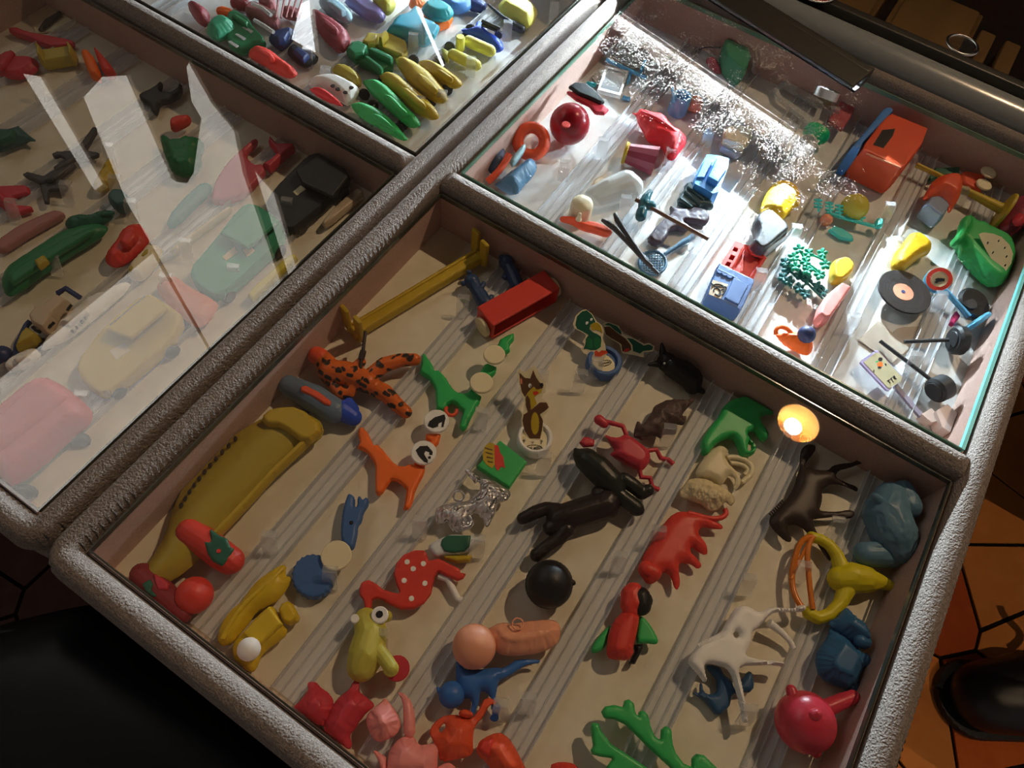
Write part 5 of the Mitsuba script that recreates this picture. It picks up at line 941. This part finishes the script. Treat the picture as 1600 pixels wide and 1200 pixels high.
def car(label, mat_, cat, body, roof, wins, wheels, hb, hr, roofmat=None, wr=5.5):
    k = thing("toy_car", label, cat)
    part(k, "body", puff(Z(None, body), 2.5, hb, 2.2), mat_); part(k, "roof", puff(Z(None, roof), hr - 4, hr, 1.6), roofmat or mat_)
    q = Polygon(Z(None, roof)); c = np.array(q.centroid.coords[0])
    part(k, "cabin", slab([c + (np.array(p) - c) * .82 for p in Z(None, roof)], hb - 1, hr - 3), "smoke")
    for p in list(Z(None, roof)): p = c + (p - c) * .9; part(k, "pillar", tube(f"{p[0]},{p[1]},{hb-1} {p[0]},{p[1]},{hr-2}", 1.3), mat_)
    for w in wins: part(k, "window", slab(Z(None, w), hb - .2, hb + .5), "bone", "pale window")
    ax = P(*wheels[-1], 0) - P(*wheels[-2], 0); ax[2] = 0; ax = np.cross(ax, [0, 0, 1]); ax /= np.linalg.norm(ax)
    for x, y in wheels: part(k, "wheel", disc(x, y, wr, wr, 3.2, axis=ax, edge=1), "grey", "dark wheel")
    return k
mat("smoke", (.2, .2, .19))
car("green toy car with a raised roof beside the dark car", mat("cargreen", (.05, .33, .19)), "toy car", "296,428 330,390 376,330 398,322 440,348 448,380 404,420 372,450 346,471 310,456", "344,366 394,321 438,346 388,390", ("348,402 366,386 371,394 354,408", "380,392 392,384 398,392 386,402"), ((356, 462), (436, 392)), 15, 25)
car("yellow toy car with a long roof beside the salmon toy", mat("caryellow", (.55, .42, .05)), "toy car", "120,575 166,514 232,460 264,478 292,500 272,540 216,590 166,626 134,604", "166,516 232,461 264,483 206,531", ("172,548 196,536 204,548 182,562",), ((184, 612), (268, 548)), 14, 24)
car("black toy car with a pale window near the divider corner", "coal", "toy car", "414,325 430,300 460,270 480,250 498,244 525,253 547,276 547,287 516,319 482,349 456,368 432,352", "462,268 498,245 545,277 520,310 472,288", ("458,300 470,290 478,296 464,306",), ((470, 355), (535, 302)), 14, 23)
k = thing("toy_bus", "large red toy bus with grey wheels at the lower left", "toy bus")
part(k, "body", puff(Z(None, "-60,690 0,640 65,586 102,604 132,628 147,646 140,662 100,692 60,732 10,767 -40,790"), 3, 26, 7), mat("busred", (.55, .08, .1))); part(k, "roof", puff(Z(None, "-50,680 5,645 66,592 96,606 110,622 60,662 0,710 -40,720"), 22, 29, 4), "busred")
for x, y in ((127, 683), (44, 764)): part(k, "wheel", disc(x, y, 6.5, 5, 4, axis=(.55, -.8, .3), edge=1.2), "silvergrey" if 0 else "grey", "grey wheel")
solo("toy_shell", "salmon rounded toy between the green and yellow cars", "toy shell", puff(Z(cb, "975,802 1002,760 1060,720 1120,742 1180,792 1350,882 1372,922 1260,1062 1180,1022 1040,902"), 1, 15, 6), "coral")
solo("toy_bar", "lemon yellow bar at the right wall of the near left tray", "toy bar", puff(Z((300, 200, 4), "350,1052 380,1012 610,802 650,800 662,822 380,1087"), 4, 11, 2), "lemon" if 0 else mat("barlemon", (.6, .52, .06)))
solo("toy_bar", "amber bar beside the black car", "toy bar", puff(Z(cf, "1078,892 1360,622 1430,642 1432,682 1110,952"), 2, 10, 2.5), "tan")
solo("toy_truck", "gold toy truck between the window reflections", "toy truck", puff(Z(ce, "1000,952 1100,782 1150,692 1202,802 1232,902 1100,1062 960,1062"), 1, 13, 4, bump=.002), "mustard")
solo("toy_ship", "long pale toy ship with a thin dark keel behind the green car", "toy ship", puff(Z(cb, "1060,572 1250,432 1440,292 1456,322 1250,472 1090,602"), 1, 9, 3), "bone")
solo("toy_rail", "dull pink long toy at the left edge behind the green ship", "toy train", puff(Z(cb, "-20,520 120,420 340,322 400,330 412,356 200,472 0,602"), 1, 8, 3), "coral" if 0 else mat("dullpink", (.35, .15, .14)))
# ------------------------------------------------------------------ toys of the far left tray
da, db, dc, dd = (300, 0, 16 / 3), (500, 0, 16 / 3), (450, 100, 6.4), (600, 0, 4)
def dtoy(name, label, cat, mat_, zr, s, h0, h1, w, extra=()):
    k = thing(name, label, cat); part(k, "body", puff(Z(zr, s), h0, h1, w), mat_)
    for e in extra: part(k, *e)
    return k
def wheel(zr, x, y, r=4.5, h=4, ax=(.5, -.8, .35)): return ("wheel", disc(x / zr[2] + zr[0], y / zr[2] + zr[1], r, h, 3, axis=ax, edge=.9), "black", "black wheel")
dtoy("toy_car", "green toy car with a curved front fender at the tray divider", "toy car", "deepgreen", da, "290,152 360,110 490,182 520,252 602,332 622,372 520,412 380,442 310,392 280,300", 2, 14, 3,
     (("fender", puff(Z(da, "110,272 150,202 240,156 320,170 372,232 350,262 290,292 200,336"), 4, 22, 6), "deepgreen" if 0 else mat("fendergreen", (.03, .27, .14))), ("seat", puff(Z(da, "330,150 370,130 480,200 460,240"), 12, 18, 2), "deepgreen"), wheel(da, 350, 300), ("stripe", cat_(*[slab(Z(da, f"{400-60*i+20},{230+60*i} {420-60*i+20},{222+60*i} {490-60*i+20},{262+60*i} {470-60*i+20},{278+60*i}"), 13.8, 14.8) for i in range(3)]), "cloudy")))
dtoy("toy_truck", "dull red toy truck behind the green fendered car", "toy truck", mat("rose", (.34, .12, .12)), da, "440,102 490,52 560,60 690,122 742,182 702,226 620,222 560,162 470,132", 2, 16, 3, (("bar", cat_(tube("500,30,19 590,70,19 660,130,19", 1.8, da), tube("520,170,17 600,215,17 680,270,17", 1.8, da)), "cloudy"),))
dtoy("toy_rack", "see-through rose toy rack behind the red truck", "toy rack", "rose", da, "560,0 702,0 690,92 560,62", 2, 18, 3, (("bar", cat_(*[tube(f"{720+50*i},{-10},20 {700+42*i},{150},18", .9, da) for i in range(5)]), "rose"),))
dtoy("toy_boat", "dark navy toy boat beneath the white reflection", "toy boat", "navy", da, "630,332 680,280 830,242 872,270 832,352 750,422 680,382", 1, 13, 4, (("cabin", puff(Z(da, "700,320 760,280 820,280 780,350 720,370"), 11, 18, 2), "navy"),))
dtoy("toy_boat", "black toy boat just below the white reflection", "toy boat", "coal", da, "780,432 860,372 960,442 1080,482 960,562 860,522", 1, 13, 4, (("cabin", puff(Z(da, "840,440 890,410 980,470 930,520"), 11, 18, 2), "navy"),))
dtoy("toy_car", "red toy car with a curved back at the divider bar, left of the white car", "toy car", "redorange" if 0 else "red", da, "468,452 500,412 580,400 682,442 742,502 840,562 892,622 820,652 700,602 560,512 480,482", 2, 18, 6, (("roof", puff(Z(da, "520,440 580,415 660,450 700,500 640,520"), 15, 22, 3), "red"),))
k = dtoy("toy_car", "white toy car with dark dots along its side", "toy car", "white", dc, "168,212 260,152 402,130 520,140 602,190 732,252 642,382 560,402 402,262", 2, 18, 5)
for x, y in ((450, 225), (500, 258), (575, 290), (632, 243)): part(k, "window", disc(450 + x / 6.4, 100 + y / 6.4, 2.2, 17, .9), "umber", "dark dot")
dtoy("toy_car", "bright red rounded toy car against the divider bar, right of the white car", "toy car", "brightred" if "brightred" in scene else "red", dc, "198,246 330,250 432,310 520,382 566,436 402,372 270,302", 8, 20, 5, (wheel(dc, 560, 380, 3, 6),))
for i, (lab, m_, zr, s, hi, wh) in enumerate((("dark green toy racing car, the upper of two green racers", "green", dc, "740,170 800,165 910,182 1002,242 1110,352 1212,472 1312,562 1332,622 1240,642 1120,562 950,402 800,262", 18, ((765, 300), (850, 410), (1150, 600))),
    ("green toy racing car by the divider corner, the lower of two green racers", "green", dc, "620,412 660,390 760,402 880,442 1002,542 1070,602 1160,702 1212,762 1140,772 940,652 702,522", 15, ((1110, 640),)),
    ("yellow toy racing car nearest the green racers", "mustard", dc, "905,115 940,100 1080,110 1150,172 1250,252 1370,352 1470,442 1522,532 1480,562 1400,542 1240,462 1120,332 960,202", 18, ((950, 180), (1430, 370))),
    ("yellow toy racing car in the middle of three", "mustard", None, "614,92 630,91 648,100 668,113 684,129 697,146 701,158 688,162 668,152 638,129", 18, ()),
    ("yellow toy racing car farthest from the divider bar", "mustard", db, "800,512 900,510 982,542 1060,592 1180,682 1192,712 1130,742 1002,692 900,602", 16, ((780, 500), (1060, 745))))):
    k = thing("toy_racer", lab, "toy racing car"); q = Z(zr, s)
    part(k, "body", puff(q, 2, hi, 6), m_); c_ = q.mean(0)
    part(k, "cockpit", puff(c_ + (q - c_) * [.42, .42] + (c_ - q[0]) * .12, hi - 3, hi + 3, 3), m_)
    for x, y in wh: part(k, *wheel(zr, x, y, 5))
dtoy("toy_jeep", "dark green open toy jeep", "toy jeep", "deepgreen", db, "220,442 260,382 330,370 420,402 612,502 612,572 520,622 300,522", 2, 12, 2, (("bonnet", puff(Z(db, "230,435 270,380 330,370 400,400 370,470 290,490"), 10, 18, 2), "deepgreen"), ("side", puff(Z(db, "400,440 430,420 610,505 590,530"), 10, 18, 1), "deepgreen"), ("side", puff(Z(db, "370,500 400,490 530,590 510,615"), 10, 18, 1), "deepgreen")))
dtoy("toy_jeep", "olive open toy jeep behind the green jeep", "toy jeep", "olive", db, "350,372 400,302 500,312 550,290 720,372 732,442 690,502 600,472 440,402", 2, 12, 2, (("bonnet", puff(Z(db, "350,370 400,302 490,315 460,380 400,392"), 10, 18, 2), "olive"), ("windscreen", puff(Z(db, "490,350 545,290 575,310 520,370"), 10, 21, 1), "olive")))
dtoy("toy_tractor", "teal blue toy tractor under the bright slanted reflection", "toy tractor", "teal" if 0 else mat("tealblue", (.01, .23, .33)), db, "590,242 620,172 740,140 772,80 850,90 862,182 1002,232 960,312 870,382 800,342 580,282 500,302", 2, 18, 4, (("tray", puff(Z(db, "850,190 1000,235 950,310 870,360"), 14, 22, 2), "tealblue"),))
dtoy("toy_tank", "turquoise rounded toy above the teal tractor", "toy tank", "teal", db, "840,72 900,22 1002,20 1100,72 1122,122 1060,162 960,162 870,122", 8, 22, 5, (("base", puff(Z(db, "860,132 960,162 1112,152 1080,212 990,242 870,182"), 1, 10, 2), "orange", "orange base"),))
solo("toy_ball", "orange rounded toy at the top edge beside the turquoise one", "toy ball", puff(Z(db, "735,45 760,-10 840,-20 885,15 850,60 770,78"), 4, 18, 6), "orange")
k = thing("toy_barrels", "pale yellow-green toy barrels on a cart", "toy barrels")
for a in ("1240,345,9,5.5 1420,425,9,5.5", "1110,455,9,5.2 1300,545,9,5.2"):
    v = [[float(x) for x in q.split(",")] for q in a.split()]; part(k, "barrel", blob(" ".join(f"{500+x*3/16:.1f},{y*3/16:.1f},{h},{r}" for x, y, h, r in v), it=3), "lemon")
part(k, "barrel", lathe("0,0 3.8,0 4.2,1 4.2,13 3.6,14 0,14", (719, 78), 6), "lemon"); part(k, "cart", puff(Z(db, "1010,412 1080,452 1072,532 1030,482"), 2, 10, 2), "lemon"); part(k, *wheel(db, 990, 520, 6)); part(k, *wheel(db, 1080, 390, 5))
dtoy("toy_tank", "royal blue toy cannon with black wheels and barrels", "toy cannon", "cobalt", db, "1170,242 1282,252 1310,172 1352,190 1372,262 1522,352 1532,422 1450,432 1370,332 1290,292 1190,272", 3, 14, 4, (("gun", tube("1350,175,18 1500,240,17", 1.6, db), "coal", "black barrel"), ("gun", tube("1350,205,15 1480,260,14", 1.6, db), "coal", "black barrel"), wheel(db, 1255, 245, 5, 8), wheel(db, 1215, 300, 4)))
dtoy("toy_bear", "lemon yellow teddy-like toy at the top edge", "toy bear", "lemon", dd, "705,46 750,10 802,20 832,-10 902,-10 922,40 962,72 950,122 902,172 860,152 802,112 740,82", 2, 20, 6)
k = thing("toy_gun", "black toy gun beside the lemon yellow teddy", "toy gun"); part(k, "barrel", tube("650,28,12 740,105,12 800,150,11", [1.2, 1.8, 3], dd), "coal"); part(k, "stock", blob("803,40,9,4.5 815,46,8,4"), "coal"); part(k, *wheel(dd, 715, 215, 4)); part(k, *wheel(dd, 850, 170, 5))
dtoy("toy_car", "pale blue toy car near the white reflection", "toy car", mat("paleblue", (.3, .46, .55)), db, "-20,20 20,0 130,0 282,130 260,182 160,162 50,102", 2, 16, 4, (("roof", puff(Z(db, "60,40 120,30 220,110 180,130"), 13, 20, 2), "paleblue"),))
dtoy("toy_boat", "dull purple toy at the top edge beside the pale blue car", "toy boat", "purple", db, "180,0 402,0 560,122 520,182 380,152 280,82", 2, 15, 4)
dtoy("toy_car", "yellow-green toy car at the top edge beside the purple toy", "toy car", "yellowgreen", db, "420,-20 602,-20 640,52 560,112 480,62", 4, 20, 4)
dtoy("toy_boat", "blue toy at the top edge behind the turquoise one", "toy boat", "blue" if 0 else mat("skyblue2", (.06, .2, .5)), db, "960,-20 1340,-20 1232,92 1122,102 1020,42", 2, 14, 4)
dtoy("toy_car", "long dark red toy car right of the white reflection", "toy car", mat("oxblood", (.26, .04, .05)), da, "1000,62 1080,132 1180,182 1290,262 1332,352 1250,432 1180,402 1060,282 1010,162", 2, 18, 4, (("roof", puff(Z(da, "1070,150 1150,190 1240,270 1200,300 1100,230"), 15, 22, 2.5), "oxblood"),))
solo("toy_car", "dark red toy at the top left of the far left tray", "toy car", puff(Z(da, "-40,20 0,20 80,62 152,112 142,202 60,202 -20,100"), 2, 18, 5), "oxblood")
solo("toy_car", "yellow-brown toy behind the mustard racers' tails, beside the white car", "toy car", puff(Z(dc, "420,60 520,20 640,50 740,150 730,240 610,190 520,130"), 2, 15, 4), "olive")
for x, y, lab, m_, r in ((375, 5, "dark red toy ball-shaped car at the top edge", "oxblood", 9), (350, 18, "orange-brown toy at the top edge beside the dark red one", "orange", 6), (745, 8, "navy toy at the top edge beside the lemon teddy", "navy", 9), (455, 20, "rose toy at the top edge left of the white reflection", "rose", 9)):
    solo("toy_shell", lab, "toy", blob(f"{x-5},{y},7,{r*.7} {x+6},{y+4},7,{r*.6}", f"{x-2},{y-3},9,{r*.5} {x+9},{y},8,{r*.45}"), m_)

for k_, v_ in labels.items():
    n_ = k_.split("__")[0]
    if "__" in k_ or v_.get("kind"): continue
    for a_, g_ in (("divider_rail", "clear divider rails"), ("toy_racer", "toy racing cars in the far left tray"), ("toy_jeep", "open toy jeeps"), ("toy_mallet", "black toy mallets"), ("toy_plant", "leafy toy sprigs"), ("wooden_bar", "wooden bars on the shelf"),
                   ("wooden_box", "wooden boxes on the shelf"), ("toy_plane", "toy planes in the near left tray"), ("display_case", "velvet display cases"), ("toy_giraffe", "flat toy giraffes"), ("ceiling_light", "ceiling downlights")):
        if n_.startswith(a_): v_["group"] = g_
